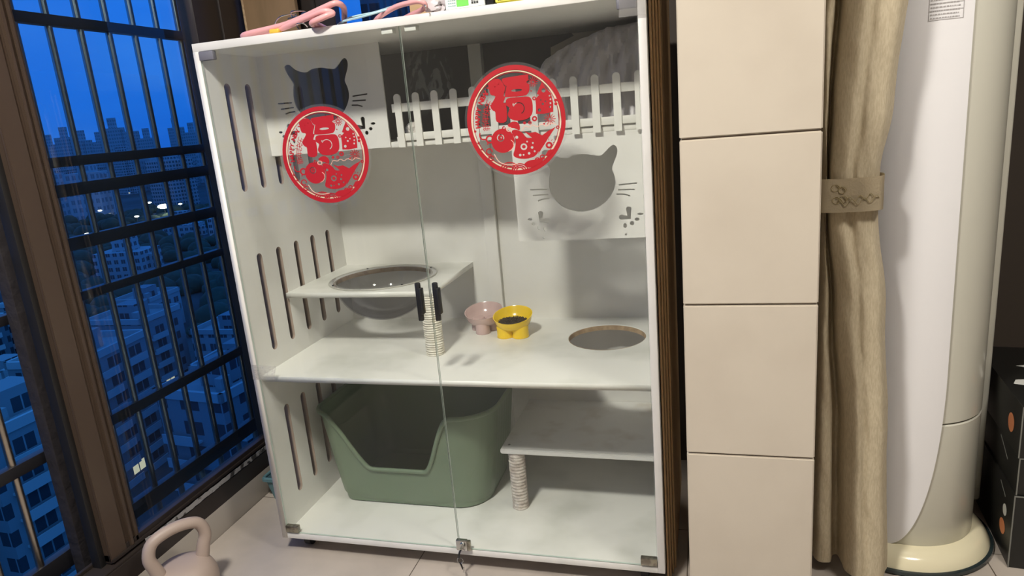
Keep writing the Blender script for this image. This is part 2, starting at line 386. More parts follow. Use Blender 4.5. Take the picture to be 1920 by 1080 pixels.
# pillar clad in tiles
bm = bmesh.new()
PX0, PX1, PY0, PY1 = 1.0574, 1.2948, -.09, .10
joints = [FLOOR-.0, .0455, .3543, .6631, .9720, 1.2808, 1.5896, 1.8984, 2.2072, CEIL]
for z0, z1 in zip(joints, joints[1:]):
    bm_box(bm, (PX0, PY0, z0+.0012), (PX1, PY1, z1-.0012))
bmesh.ops.bevel(bm, geom=bm.edges[:], offset=.0022, segments=2, affect='EDGES')
pl = struct(link('wall_pillar', to_mesh(bm), 'pillar_tile', smooth=True), 'beige tiled pillar between the cat cabinet and the curtain')
core = box('grout', (PX0+.004, PY0+.004, FLOOR), (PX1-.004, PY1-.004, CEIL), 'grout', pl, bev=0)

# window 1: sliding sash in the left wall
win = bpy.data.objects.new('window_1', None); COL.objects.link(win); win.location = (-.27, .08, .03); struct(win, 'brown framed sliding window beside the cat cabinet')
WZ1 = 2.05
def stile(name, y0, y1, m='frame_brown'):
    boxes(name, [((-.285, y0, .10), (-.262, y1, WZ1)), ((-.262, y0, .10), (-.256, y0+(y1-y0)*.50, WZ1)), ((-.262, y0+(y1-y0)*.62, .10), (-.253, y0+(y1-y0)*.72, WZ1)), ((-.262, y0+(y1-y0)*.84, .10), (-.258, y0+(y1-y0)*.93, WZ1))], m, win, bev=.0012)
stile('sash_stile', -.285, -.191)
box('window_pane', (-.275, -.193, .11), (-.271, .352, WZ1), 'window_glass', win, bev=0)
box('meeting_strip', (-.30, -.300, .06), (-.275, -.284, WZ1), 'frame_black', win, bev=.001)
box('corner_post', (-.30, .349, .034), (-.250, .46, WZ1), 'frame_dark', win, bev=.002)
boxes('bottom_rail', [((-.285, -.285, .095), (-.258, .35, .118)), ((-.258, -.285, .098), (-.252, .35, .106))], 'frame_dark', win, bev=.001)
boxes('window_sill_track', [((-.31, -1.35, .034), (-.243, .46, .092)), ((-.243, -1.35, .034), (-.2385, .46, .088)), ((-.31, -1.35, .092), (-.30, .46, .10))], 'frame_dark', win, bev=.001)
box('head_rail', (-.31, -1.35, WZ1-.04), (-.245, .46, WZ1), 'frame_brown', win, bev=.001)
box('jamb', (-.31, -1.35, .09), (-.245, -1.27, WZ1), 'frame_brown', win, bev=.002)
# wrinkled protective film still on the track
P = []
N = 46
for i in range(N+1):
    y = -.20+.50*i/N; P.append((y, .1045+random.uniform(-.0012, .0012) + (.004 if i < 2 else 0)))
Q = [(-.20+.50*i/N, .0905+.006*max(0, 1-i/14)+random.uniform(-.0012, .0012) if i > 8 else .0985+.0*i) for i in range(N, -1, -1)]
flat('protective_film', [[P+Q]], 'yz', -.2375, .0006, 'film_silver', win)

# corner and back window frames
w2 = bpy.data.objects.new('window_2', None); COL.objects.link(w2); w2.location = (.1, .63, 1.22); struct(w2, 'dark framed window behind the cat cabinet')
boxes('window_frame', [((-.30, .60, 1.19), (.33, .64, 1.23)), ((-.30, .60, 1.23), (-.20, .64, WZ1)), ((-.13, .60, 1.23), (-.02, .635, WZ1)), ((-.03, .61, 1.23), (.038, .645, WZ1)), ((.30, .60, 1.23), (.33, .64, WZ1)), ((-.30, .60, WZ1-.03), (.33, .64, WZ1))], 'frame_dark', w2, bev=.002)
box('window_pane', (.036, .626, 1.23), (.302, .630, WZ1-.02), 'window_glass', w2, bev=0)
struct(box('wall_corner', (-.33, .46, .034), (-.245, .66, CEIL), 'frame_dark', bev=.002))
struct(box('wall_back_lintel', (-.30, .62, WZ1), (.32, .68, CEIL), 'wall_dark', bev=0))

# security grille outside the window
gr = thing('security_grille', (-.40, 0, 0), 'dark steel security grille of flat bars and round tubes outside the left window', 'grille')
GX = -.40
flatbars = [(1.338, 1.363), (1.009, 1.0335), (.9385, .969), (.809, .840), (.684, .706), (.347, .375), (.0725, .117), (1.66, 1.69), (1.95, 1.975)]
for z0, z1 in flatbars: box('flat_bar', (GX-.012, -1.5, z0), (GX+.012, .66, z1), 'grille_dark', gr, bev=.001)
ys = [.014+.0895*k for k in range(-16, 8)]
for y in ys:
    bm = bmesh.new(); sweep(bm, [(GX, y, -.25), (GX, y, 2.1)], .0085, 14); link('round_tube', to_mesh(bm), 'grille_steel', gr, smooth=True)
box('outer_post', (GX+.030, -.289, -.25), (GX+.062, -.244, 2.1), 'post_black', gr, bev=.002)
# ledge outside, below the grille
struct(box('trim_1', (-.46, -1.6, -.30), (-.30, .66, .0), 'roof_grey', bev=.002), 'grey outer ledge below the window grille')

# ------------------------------------------------------------ the cat cabinet
T = .016; D = .508; H = 1.2534; ZT = 1.2373; ZM = .4557; ZU = .6297
cab = thing('cat_cabinet', (.5, .25, 0), 'tall white wooden cat cabinet with two glass doors standing on small black castors', 'pet cabinet')
def slot(y, z0, z1, r=.0115): return stroke([(y, z0+r), (y, z1-r)], r, 8)
slots = [(.0771+.0787*k, .9132, 1.169) for k in range(6)][:5] + [(.0862+.0840*k, .5013, .757) for k in range(5)] + [(.0892+.0800*k, .0909, .3456) for k in range(5)]
mat('slot_edge', (.34, .26, .21), .8)
sidepan = flat('side_panel', [[rect(0, 0, D, H-.018)] + [slot(*s) for s in slots]], 'yz', T/2, T, 'white_board', cab)
sidepan.data.materials.append(M['slot_edge'])
for p_ in sidepan.data.polygons:
    c_ = p_.center + Vector((.5, .25, 0))
    if abs(p_.normal.x) < .5 and .004 < c_.y < D-.004 and .004 < c_.z < H-.022: p_.material_index = 1
box('side_panel', (1-T, 0, 0), (1, D, H-.018), 'white_board', cab)
box('top_panel', (0, 0, H-.018), (1, D, H), 'white_board', cab)
box('bottom_panel', (T, 0, 0), (1-T, D, T), 'white_shelf', cab)
box('back_panel', (T, D, 0), (1-T, D+.008, .993), 'white_board', cab, bev=0)
box('upper_back_panel', (T, D-.001, .993), (1-T, D+.008, ZT), 'torn_film', cab, bev=0)
box('back_batten', (.484, D-.016, T), (.520, D-.001, ZT), 'white_board', cab)
box('back_batten_seam', (.5203, D-.003, ZM), (.5222, D-.001, ZT), 'appliance_grey', cab, bev=0)
# middle shelf with the round hole
flat('middle_shelf', [[rect(T, .012, 1-T, D), ell(.8455, .336, .1015, .106, 64)]], 'xy', ZM-.007, .014, 'white_shelf', cab)
bm = bmesh.new()
bm_lathe(bm, [(.1012, ZM-.0138), (.1000, ZM-.0138), (.1000, ZM-.001), (.1012, ZM-.001)], (.8455, .336, 0), 64)
link('hole_edge', to_mesh(bm), 'raw_edge', cab, smooth=True)
# upper-left shelf with the acrylic bowl hole
flat('upper_shelf', [[rect(T, .170, .4335, D), ell(.2265, .332, .139, .139, 64)]], 'xy', ZU-.007, .014, 'white_shelf', cab)
bm = bmesh.new(); bm_lathe(bm, [(.1388, ZU-.0138), (.1378, ZU-.0138), (.1378, ZU-.001), (.1388, ZU-.001)], (.2265, .332, 0), 64)
link('hole_edge', to_mesh(bm), 'raw_edge', cab, smooth=True)
# platform behind the fence
box('upper_platform', (T, .216, .987), (1-T, D-.001, 1.001), 'white_shelf', cab)
# cat-face boards
CATP = [(0.1287, 0.192), (0.1467, 0.198), (0.1717, 0.199), (0.1917, 0.195), (0.2087, 0.193), (0.2187, 0.2), (0.2297, 0.21), (0.2387, 0.215), (0.2447, 0.212), (0.2477, 0.203), (0.2447, 0.189), (0.2367, 0.172), (0.2337, 0.161), (0.2387, 0.145), (0.2397, 0.128), (0.2347, 0.112), (0.2237, 0.095), (0.2097, 0.082), (0.1887, 0.071), (0.1597, 0.066), (0.1357, 0.07), (0.1117, 0.081), (0.0947, 0.1), (0.0857, 0.119), (0.0847, 0.14), (0.0877, 0.158), (0.0897, 0.166), (0.0857, 0.176), (0.0767, 0.192), (0.0717, 0.208), (0.0777, 0.214), (0.0877, 0.213), (0.1047, 0.199)]
WH = [[(0.0387, 0.124), (0.0767, 0.123)], [(0.0447, 0.11), (0.0797, 0.111)], [(0.0557, 0.097), (0.0657, 0.1), (0.0817, 0.101)], [(0.2487, 0.124), (0.2877, 0.126)], [(0.2467, 0.113), (0.2817, 0.112)], [(0.2427, 0.103), (0.2587, 0.102), (0.2707, 0.098)]]
TO = [(0.0317, 0.053, .006, .003), (0.0397, 0.042, .005, .004), (0.0517, 0.032, .004, .0052), (0.0667, 0.028, .0038, .006), (0.0627, 0.007, .0028, .0028), (0.2937, 0.055, .007, .003), (0.2857, 0.043, .0055, .004), (0.2737, 0.034, .005, .005), (0.2577, 0.029, .0042, .006), (0.2587, 0.008, .0028, .0028)]
def heart(tip, l1, l2, r):
    t = Vector(tip); a = Vector(l1); b = Vector(l2); out = []
    c = t + ((a-t).normalized() + (b-t).normalized())*r*1.05
    for P_, s in ((a, 1), (b, -1)):
        d = (P_-t).normalized(); an = math.atan2(d.y, d.x)
        cross = (a-t).x*(b-t).y - (a-t).y*(b-t).x; sg = 1 if cross > 0 else -1
        arcp = [P_ - d*r + Vector((math.cos(an+sg*(-90+180*k/8)*PI/180), math.sin(an+sg*(-90+180*k/8)*PI/180)))*r for k in range(9)]
        out.append(arcp)
    pts = [t] + out[0] + [c] + out[1]
    return [(p.x, p.y) for p in pts]
def cat_loops(ox, oz, wdt, hgt):
    P = [(v.x, v.y) for v in smooth_path([(a, b, 0) for a, b in CATP], 5, True)]
    L = [[(ox+a, oz+b) for a, b in P]]
    for wl in WH: L.append([(ox+a, oz+b) for a, b in stroke(wl, .0017, 5)])
    L.append([(ox+a, oz+b) for a, b in heart((.0545, .0455), (.0805, .0490), (.0600, .0725), .0062)])
    L.append([(ox+a, oz+b) for a, b in heart((.2715, .0440), (.2445, .0505), (.2665, .0735), .0062)])
    for a, b, rx, ry in TO: L.append(ell(ox+a, oz+b, rx, ry, 20))
    return L
flat('cat_face_board', [[rect(T, .989, .354, ZT)] + cat_loops(.020, .988+.006, 0, 0)], 'xz', .2134, .005, 'white_board', cab)
flat('cat_face_board', [[rect(.6623, .741, 1-T, .9869)] + cat_loops(.6623, .741, 0, 0)], 'xz', .2134, .005, 'white_board', cab)
# picket fence
fe = box('fence', (.372, .2035, 1.070), (.984, .2105, 1.090), 'white_fence', cab)
box('rail', (.380, .2035, 1.0015), (.984, .2105, 1.019), 'white_fence', fe)
for k in range(13):
    x = .3905+.04775*k
    if x > .975: continue
    flat('picket', [[[(x-.0085, .9865), (x+.0085, .9865), (x+.0085, 1.104)] + arc(x, 1.104, .0085, 20, 160, 6) + [(x-.0085, 1.104)]]], 'xz', .2008, .0052, 'white_fence', fe)
box('picket_foot', (.377, .204, .988), (.384, .2115, 1.012), 'white_fence', fe, bev=.0005)
box('platform_edge', (.356, .2100, .9872), (.984, .2158, .9990), 'white_fence', cab)
lathe('screw_head', [(0, -.0008), (.0022, -.0008), (.0022, 0.0)], (0, 0, 0), 'black_plastic', cab, 12).matrix_local = Matrix.Translation(Vector((.3925-.5, .1975-.25, .9935))) @ Matrix.Rotation(PI/2, 4, 'X')
# low shelf and its post
LZ = .196
ls = boxes('low_shelf', [((.572, .181, LZ-.014), (1-T, D, LZ))], 'white_worn', cab, bev=.0025)
lathe('screw_head', [(0, .0006), (.0035, .0006), (.0035, 0)], (.590, .208, LZ), 'hinge_metal', ls, 16)
def rope_post(name, c, z0, z1, r, m, parent, pitch=.0042, amp=.0008):
    bm = bmesh.new(); prof = [(r*.9, z0)]
    n = int((z1-z0)/pitch*6)
    for i in range(n+1):
        z = z0+(z1-z0)*i/n; prof.append((r + amp*math.sin(2*PI*i/6) + random.uniform(-amp, amp)*.35, z))
    prof.append((r*.9, z1)); prof = [(0, z0)] + prof + [(0, z1)]
    bm_lathe(bm, prof, (c[0], c[1], 0), 36)
    for v in bm.verts:
        v.co.x += random.uniform(-1, 1)*amp*.25; v.co.y += random.uniform(-1, 1)*amp*.25
    return link(name, to_mesh(bm), m, parent, smooth=True)
rope_post('scratching_post', (.418, .192), ZM, ZU-.014, .0232, 'sisal', cab, .0062, .0014)
rope_post('scratching_post', (.6085, .205), T, LZ-.014, .0215, 'sisal_worn', cab, .009, .0009)
# glass doors
def door(name, x0, x1):
    bm = bmesh.new(); bm_box(bm, (x0, .000, T+.002), (x1, .005, ZT-.001))
    me = to_mesh(bm); o = link(name, me, ['door_glass', 'glass_edge'], cab)
    for p in me.polygons: p.material_index = 0 if abs(p.normal.y) > .9 else 1
    return o
gd1 = door('glass_door', T+.0015, .5018); gd2 = door('glass_door', .5048, 1-T-.0015)
def hinge(d, x0, z0, s):
    h = box('hinge', (x0, -.0045, z0), (x0+.037, .0085, z0+.019), 'grey_plastic' if z0 > 1 else 'hinge_metal', d, bev=.0015)
    return h
hinge(gd1, T+.001, ZT-.022, 1); hinge(gd1, T+.001, T+.004, 1); hinge(gd2, 1-T-.038, ZT-.022, 1); hinge(gd2, 1-T-.038, T+.004, 1)
for x in (.460, .512): box('magnet_catch', (x, .006, ZT-.013), (x+.025, .026, ZT-.001), 'pale_plastic', cab)
def handle(d, x):
    h = box('handle', (x, -.010, .607), (x+.0125, -.0002, .696), 'black_plastic', d, bev=.003)
    box('grip', (x+.010, -.016, .624), (x+.0175, -.0002, .684), 'black_plastic', h, bev=.002)
handle(gd1, .472); handle(gd2, .5135)
lk = box('lock', (.500, -.012, .019), (.529, -.0002, .0475), 'chrome', cab, bev=.003)
box('lock_housing', (.524, -.010, .0185), (.5365, -.0002, .045), 'hinge_metal', lk, bev=.002)
bm = bmesh.new(); sweep(bm, [(.5185, -.012, .036), (.5185, -.019, .036)], .0075, 20); link('cylinder', to_mesh(bm), 'chrome', lk, smooth=True)
keys = thing('key_ring', (.516, -.022, .0), 'two small black headed keys hanging on a ring from the cabinet lock', 'keys')
bm = bmesh.new(); bm_box(bm, (.5165, -.030, .0325), (.5205, -.018, .0375)); link('key_blade', to_mesh(bm), 'chrome', keys)
tube('key_head', [(.519, -.028, .035), (.515, -.031, .026), (.513, -.032, .014)], [.003]*17, 'black_plastic', keys, squash=.7)
bm = bmesh.new(); sweep(bm, [(.515+.0075*math.cos(a), -.031, .006+.0075*math.sin(a)) for a in [2*PI*k/24 for k in range(24)]], .0007, 6, True); link('ring', to_mesh(bm), 'chrome', keys, smooth=True)
tube('key_head', [(.514, -.031, .001), (.517, -.031, -.008), (.5195, -.031, -.017)], [.0028]*17, 'black_plastic', keys, squash=.6)
box('key_blade', (.5195, -.032, -.027), (.5235, -.030, -.012), 'chrome', keys, bev=.0003)
# castors
for (x, y) in ((.05, .05), (.95, .05), (.05, .45), (.95, .45)):
    c = box('castor', (x-.018, y-.018, -.006), (x+.018, y+.018, 0), 'black_plastic', cab)
    bm = bmesh.new(); sweep(bm, [(x-.009, y, FLOOR+.0195), (x+.009, y, FLOOR+.0195)], .0193, 24); link('wheel', to_mesh(bm), 'black_rubber', c, smooth=True)
    box('fork', (x-.012, y-.008, -.026), (x+.012, y+.010, -.005), 'black_plastic', c)
# tapes
def tape(name, quad, y, label):
    n = 10; bm = bmesh.new(); g = []
    for j in range(n+1):
        for i in range(n+1):
            u, v = i/n, j/n; x = (1-v)*((1-u)*quad[0][0]+u*quad[1][0])+v*((1-u)*quad[3][0]+u*quad[2][0]); z = (1-v)*((1-u)*quad[0][1]+u*quad[1][1])+v*((1-u)*quad[3][1]+u*quad[2][1])
            g.append(bm.verts.new((x, y-.0009-.0006*math.sin(23*u+9*v)*math.cos(15*v), z)))
    for j in range(n):
        for i in range(n): a = j*(n+1)+i; bm.faces.new((g[a], g[a+1], g[a+n+2], g[a+n+1]))
    bmesh.ops.solidify(bm, geom=bm.faces[:], thickness=.0003)
    return tag(link(name, to_mesh(bm), 'clear_tape', smooth=True), label, 'tape')
tape('tape_strip', [(-.001, .452), (.062, .452), (.072, .488), (.001, .492)], 0, 'wrinkled clear tape stuck on the left front edge beside the middle shelf')
tape('tape_strip', [(.950, 1.200), (.999, 1.200), (.999, 1.236), (.952, 1.236)], -.005, 'crumpled clear tape over the top right corner of the glass door')

# ------------------------------------------------------------ stickers
def sticker(cx, cz, rx, rz, label, full):
    root = thing('window_sticker', (cx, -.0005, cz), label, 'sticker', 'red new year stickers on the glass doors')
    Y = -.0011
    def W(L): return [(cx+a*rx, cz+b*rz) for a, b in L]
    def G(Ls): return [W(L) for L in Ls]
    flat('clear_film', [[W(ell(0, 0, 1.05, 1.05, 72))]], 'xz', -.0004, .0004, 'clear_film', root)
    flat('red_ring', [G([ell(0, 0, 1, 1, 96), ell(0, 0, .915, .915, 96)])], 'xz', Y, .0005, 'sticker_red', root)
    flat('thin_ring', [G([ell(0, 0, .875, .875, 96), ell(0, 0, .865, .865, 96)])], 'xz', Y, .0004, 'sticker_red', root)
    flat('pale_ring', [G([ell(0, 0, .905, .905, 96), ell(0, 0, .885, .885, 96)])], 'xz', Y, .0004, 'sticker_line', root)
    def px(L): return [((a-512)/435, -(b-545)/480) for a, b in L]
    def sm(L, k=4): return [(v.x, v.y) for v in smooth_path([(a, b, 0) for a, b in L], k, True)]
    groups = []
    # the large character
    groups.append([px(sm([(300, 200), (330, 178), (372, 168), (405, 178), (425, 205), (440, 240), (452, 240), (425, 318), (440, 330), (418, 380), (440, 395), (432, 540), (345, 540), (340, 455), (320, 440), (300, 402), (318, 372), (352, 318), (312, 300), (300, 240)], 3))])
    groups.append([px(sm([(430, 172), (520, 163), (640, 158), (652, 172), (650, 205), (632, 222), (655, 245), (652, 295), (632, 325), (600, 335), (462, 335), (436, 320), (458, 240), (446, 235), (425, 200)], 3)), px(ell(543, 283, 48, 11, 24))])
    groups.append([px(sm([(455, 346), (560, 343), (640, 346), (668, 380), (672, 440), (662, 495), (625, 532), (560, 545), (500, 540), (462, 515), (450, 480), (470, 430), (440, 400)], 3)), px(stroke(arc(548, 440, 50, 60, -150, 14), 4, 4)), px(ell(503, 402, 6, 12, 12))])
    # fish
    groups.append([px(ell(385, 712, 104, 108, 40)), px(ell(367, 684, 33, 34, 24))])
    groups.append([px(ell(367, 684, 24, 25, 24)), px(ell(372, 682, 8, 8, 12))])
    groups.append([px(stroke(arc(268, 690, 30, 30, 330, 14), 7, 4))])
    body = [(470, 640), (505, 622), (560, 650), (600, 700), (650, 705), (700, 740), (705, 800), (670, 860), (600, 885), (520, 880), (470, 850), (490, 780), (498, 710)]
    groups.append([px(sm(body, 3)), px(ell(568, 778, 30, 30, 16)), px(ell(640, 790, 12, 12, 10)), px(ell(650, 750, 9, 9, 10)), px(ell(610, 840, 12, 12, 10)), px(ell(530, 850, 12, 12, 10)), px(ell(512, 690, 14, 14, 12)), px(ell(600, 735, 8, 8, 8)), px(ell(660, 825, 9, 9, 10)), px(ell(560, 850, 8, 8, 10))])
    groups.append([px(ell(568, 778, 16, 16, 14))])
    groups.append([px([(580, 640), (625, 660), (680, 655), (735, 690), (790, 655), (858, 625), (800, 700), (735, 790), (690, 850), (705, 780), (690, 735), (640, 700)])])
    groups.append([px(sm([(440, 575), (480, 552), (520, 555), (545, 585), (540, 630), (500, 610), (460, 600)], 3))])
    # lion mask
    groups.append([px([(765, 235), (795, 290), (835, 335), (850, 420), (845, 495), (760, 505), (695, 500), (700, 430), (700, 370), (735, 340), (715, 330), (740, 280)]), px(ell(775, 305, 18, 18, 14)), px(ell(728, 470, 14, 14, 12)), px(ell(822, 355, 8, 8, 8)), px(ell(828, 385, 8, 8, 8)), px(ell(825, 418, 9, 9, 8)), px(ell(820, 450, 9, 9, 8)), px(ell(760, 420, 10, 10, 8)), px(ell(785, 400, 7, 7, 8)), px(ell(745, 385, 7, 7, 8))])
    for (x, y, r) in ((680, 540, 23), (590, 570, 13), (638, 572, 15), (875, 630, 15), (872, 398, 14), (872, 428, 14), (790, 780, 30), (690, 366, 17), (143, 610, 11), (163, 718, 10), (188, 775, 9), (283, 290, 9), (668, 300, 6), (760, 590, 8)): groups.append([px(ell(x, y, r, r, 18))] + ([px(ell(x, y, r*.45, r*.45, 10))] if r > 14 else []))
    for (x, y, r0, r1) in ((690, 225, 12, 42), (812, 555, 14, 48)):
        for k in range(12):
            a = 2*PI*k/12; groups.append([px(stroke([(x+r0*math.cos(a), y+r0*math.sin(a)), (x+r1*math.cos(a), y+r1*math.sin(a))], 3, 3))])
    for k in range(5): a = math.radians(200+k*35); groups.append([px(stroke([(790+38*math.cos(a), 775+38*math.sin(a)), (790+52*math.cos(a), 775+52*math.sin(a))], 2.5, 3))])
    # waves and clouds near the foot
    for (x, y, rr) in ((518, 985, (70, 50, 30)), (425, 975, (80, 58, 36))):
        for r in rr: groups.append([px(stroke([(x+r*math.cos(math.radians(t)), y+r*.82*math.sin(math.radians(t))) for t in range(190, 351, 10)], 5, 3))])
    groups.append([px(sm([(560, 935), (600, 905), (650, 900), (700, 890), (740, 880), (720, 920), (660, 955), (600, 968)], 3))])
    for (x, y, r, a0, a1) in ((255, 800, 26, 60, 380), (268, 860, 22, 40, 350), (680, 905, 20, 40, 360), (725, 880, 18, 20, 330), (405, 600, 12, 0, 300), (220, 650, 40, 100, 220), (215, 720, 34, 260, 400)):
        groups.append([px(stroke([(x+r*math.cos(math.radians(t)), y+r*math.sin(math.radians(t))) for t in range(a0, a1, 18)], 5, 3))])
    groups.append([px([(750, 870), (780, 825), (830, 815), (815, 850), (780, 880)])])
    flat('red_print', [G(g) for g in groups], 'xz', Y, .0005, 'sticker_red', root)
    # fish and tail lines in a lighter tint
    g2 = [[px(stroke([(460+x, 690+y) for x, y in ((0, 20), (18, 40), (20, 75), (0, 105), (-30, 120))], 3, 3))], [px(stroke(smooth2([(560, 640), (590, 600), (630, 610), (660, 592), (700, 612), (735, 592), (780, 612), (815, 590), (860, 605)]), 3, 3))],
          [px(stroke(smooth2([(300, 830), (340, 900), (420, 930), (500, 925)]), 4, 3))], [px(ell(450, 615, 26, 22, 16)), px(ell(450, 615, 17, 14, 16))]]
    flat('pale_print', [G(g) for g in g2], 'xz', Y-.0005, .0004, 'sticker_pale', root)
    # lettering that follows the left rim
    def letters(txt, rad, a0, da, size, bold):
        L = []
        for i, ch in enumerate(txt):
            if ch == ' ': continue
            a = math.radians(a0-da*i); s = size
            def pm(c, a=a):
                # letters read upwards along the left rim: top of a letter points outwards
                rr = rad + c.y; t = c.x; x = rr*math.cos(a) + t*math.sin(a); z = rr*math.sin(a) - t*math.cos(a)
                return Vector((cx+x*rx, Y-.0003, cz+z*rz))
            L.append(text_mesh(ch, s, pm, 0, bold))
        return L
    tm = join_meshes(letters('HAPPY NEW YEAR', .775, 183, 5.6, .13, .006) + letters('新年快乐', .60, 186, 13, .17, .0))
    link('lettering', tm, 'sticker_red', root)
    return root
def smooth2(P): return [(v.x, v.y) for v in smooth_path([(a, b, 0) for a, b in P], 4)]
sticker(.293, .9885, .1060, .1050, 'round red new year sticker on the left glass door', True)
sticker(.7335, 1.0285, .1030, .1080, 'round red new year sticker on the right glass door', True)

# ------------------------------------------------------------ litter box
def litter():
    root = thing('litter_box', (.30, .33, T), 'sage green open litter box with a dipped front entrance on the cabinet floor', 'litter box')
    x0, x1, y0, y1 = .088, .520, .168, .455
    def per(off, r0=.075):
        X0, X1, Y0, Y1 = x0-off, x1+off, y0-off*.75, y1+off*.6
        pts = []
        for sx_, sy_, r, a in ((1, 1, .07, 0), (0, 1, .05, 90), (0, 0, .042, 180), (1, 0, .085, 270)):
            r += off*.6; cx = X1-r if sx_ else X0+r; cy = Y1-r if sy_ else Y0+r
            for k in range(13): t = math.radians(a+90*k/12); pts.append((cx+r*math.cos(t), cy+r*math.sin(t)))
        # resample evenly
        L = [0]; n = len(pts)
        for i in range(n): p, q = pts[i], pts[(i+1) % n]; L.append(L[-1]+math.dist(p, q))
        N = 220; res = []; j = 0
        for k in range(N):
            s = L[-1]*k/N
            while L[j+1] < s: j += 1
            f = (s-L[j])/max(1e-9, L[j+1]-L[j]); p, q = pts[j % n], pts[(j+1) % n]; res.append((p[0]+(q[0]-p[0])*f, p[1]+(q[1]-p[1])*f))
        return res
    HR = .275
    def ss(a, b, v): t = max(0, min(1, (v-a)/(b-a))); return t*t*(3-2*t)
    top = per(.036)
    def rim(i):
        x, y = top[i]
        if y < .22 and .03 < x < .50:
            d = ss(.088, .196, x)*(1-ss(.362, .452, x))
        else: d = 0
        back = .10*ss(.26, .40, y)
        return HR*(1 - .60*d) + back*.0
    N = 220; rows = []; bm = bmesh.new()
    for k in range(11):
        f = k/10; row = []
        P = {}
        for i in range(N):
            h = rim(i)*f; fl = h/HR
            a = per_cache(per, .036*fl**.9 if fl > 0 else 0)[i]
            rib = 0
            if a[0] > .50 or (a[1] > .40): rib = .0012*max(0, math.sin(a[1]*260))*(1 if .1 < f < .92 else 0)
            row.append(bm.verts.new((a[0]+rib, a[1], T+.0005+h + (0 if k else 0))))
        rows.append(row)
    # rounded foot
    for v in rows[0]:
        v.co.x = .304+(v.co.x-.304)*.965; v.co.y = .31+(v.co.y-.31)*.95
    def ring(off, dz):
        return [bm.verts.new((per_cache(per, .036*rim(i)/HR+off)[i][0], per_cache(per, .036*rim(i)/HR+off)[i][1], T+rim(i)+dz)) for i in range(N)]
    rows += [ring(.006, -.001), ring(.0085, .003), ring(.006, .007), ring(.001, .0075), ring(-.0015, .003)]
    for k in range(8, -1, -1):
        f = k/8; row = []
        for i in range(N):
            h = max(.004, rim(i)*f); a = per_cache(per, .036*h/HR-.0035)[i]; row.append(bm.verts.new((a[0], a[1], T+h)))
        rows.append(row)
    for A, B in zip(rows, rows[1:]):
        for i in range(N): j = (i+1) % N; bm.faces.new((A[i], A[j], B[j], B[i]))
    bm.faces.new(rows[-1]); bm.faces.new(rows[0][::-1])
    link('tub', to_mesh(bm), 'litter_green', root, smooth=True)
    # rim lip as a rolled bead of its own
    bead = [(per_cache(per, .036*rim(i)/HR+.004)[i][0], per_cache(per, .036*rim(i)/HR+.004)[i][1], T+rim(i)+.004) for i in range(N)]
    bm = bmesh.new(); sweep(bm, bead, .0062, 10, True); link('rim', to_mesh(bm), 'litter_green', root, smooth=True)
_pc = {}
def per_cache(per, off):
    k = round(off*2000)
    if k not in _pc: _pc[k] = per(k/2000)
    return _pc[k]
litter()

# ------------------------------------------------------------ acrylic bowl, food bowls
ab = thing('acrylic_bowl', (.2265, .332, ZU), 'clear acrylic dome bowl hanging in the round hole of the upper left shelf', 'cat bed')
prof = [(.150, .0008), (.150, .0030), (.1365, .0030)] + [(.1355*math.cos(t), -.118*math.sin(t)) for t in [PI/2*k/16 for k in range(17)]]
prof += [(.132*math.cos(t), -.115*math.sin(t)) for t in [PI/2*k/16 for k in range(16, -1, -1)]] + [(.1345, .0008), (.150, .0008)]
lathe('bowl', prof, (.2265, .332, ZU), 'acrylic', ab, 72)
bm = bmesh.new(); sweep(bm, [(.2265+.150*math.cos(a), .332+.150*math.sin(a), ZU+.002) for a in [2*PI*k/72 for k in range(72)]], .0016, 8, True); link('rim', to_mesh(bm), 'appliance_grey', ab, smooth=True)
for a in (.75, 2.35, 3.9, 5.5): lathe('screw', [(0, .0052), (.003, .0045), (.003, .0030)], (.2265+.143*math.cos(a), .332+.143*math.sin(a), ZU), 'black_plastic', ab, 12)

def food_bowl(name, cx, cy, m, label, rot, R=.0535, legr=1.0, hb=.047, hf=.034, leg=.026, tilt_dir=-PI/2):
    root = thing(name, (cx, cy, ZM), label, 'food bowl'); S = 64; bm = bmesh.new(); z0 = ZM
    def rimz(a): return z0 + .058 + .0115*math.cos(a-(tilt_dir+PI))
    rows = []
    prof = [(0.0, 0), (.42, .0), (.70, .10), (.85, .34), (.95, .68), (1.0, 1.0), (1.02, 1.02), (.985, 1.03), (.955, .98), (.86, .66), (.70, .38), (.45, .22), (.2, .17), (0, .165)]
    for r, h in prof:
        if r == 0: rows.append([bm.verts.new((cx, cy, z0+.020+h*.035))]); continue
        row = []
        for k in range(S):
            a = 2*PI*k/S; base = z0+.020; z = base + (rimz(a)-base)*h
            row.append(bm.verts.new((cx+R*r*math.cos(a), cy+R*r*.97*math.sin(a), z)))
        rows.append(row)
    for A, B in zip(rows, rows[1:]):
        for k in range(S):
            k2 = (k+1) % S
            if len(A) == 1: bm.faces.new((A[0], B[k2], B[k]))
            elif len(B) == 1: bm.faces.new((A[k], A[k2], B[0]))
            else: bm.faces.new((A[k], A[k2], B[k2], B[k]))
    link('bowl', to_mesh(bm), m, root, smooth=True)
    for k in range(3):
        a = rot+2*PI*k/3; lx, ly = cx+.0245*math.cos(a), cy+.0245*math.sin(a)
        lathe('leg', [(0, 0), (.0225*legr, 0), (.0236*legr, .0015), (.0230*legr, .012), (.0228*legr, .022), (.0235*legr, .030), (.0200*legr, .036), (0, .037)], (lx, ly, z0), m, root, 32)
    return root
food_bowl('food_bowl', .590, .345, 'bowl_yellow', 'yellow three legged cat bowl filled with dark kibble on the middle shelf', -PI/2+PI/3)
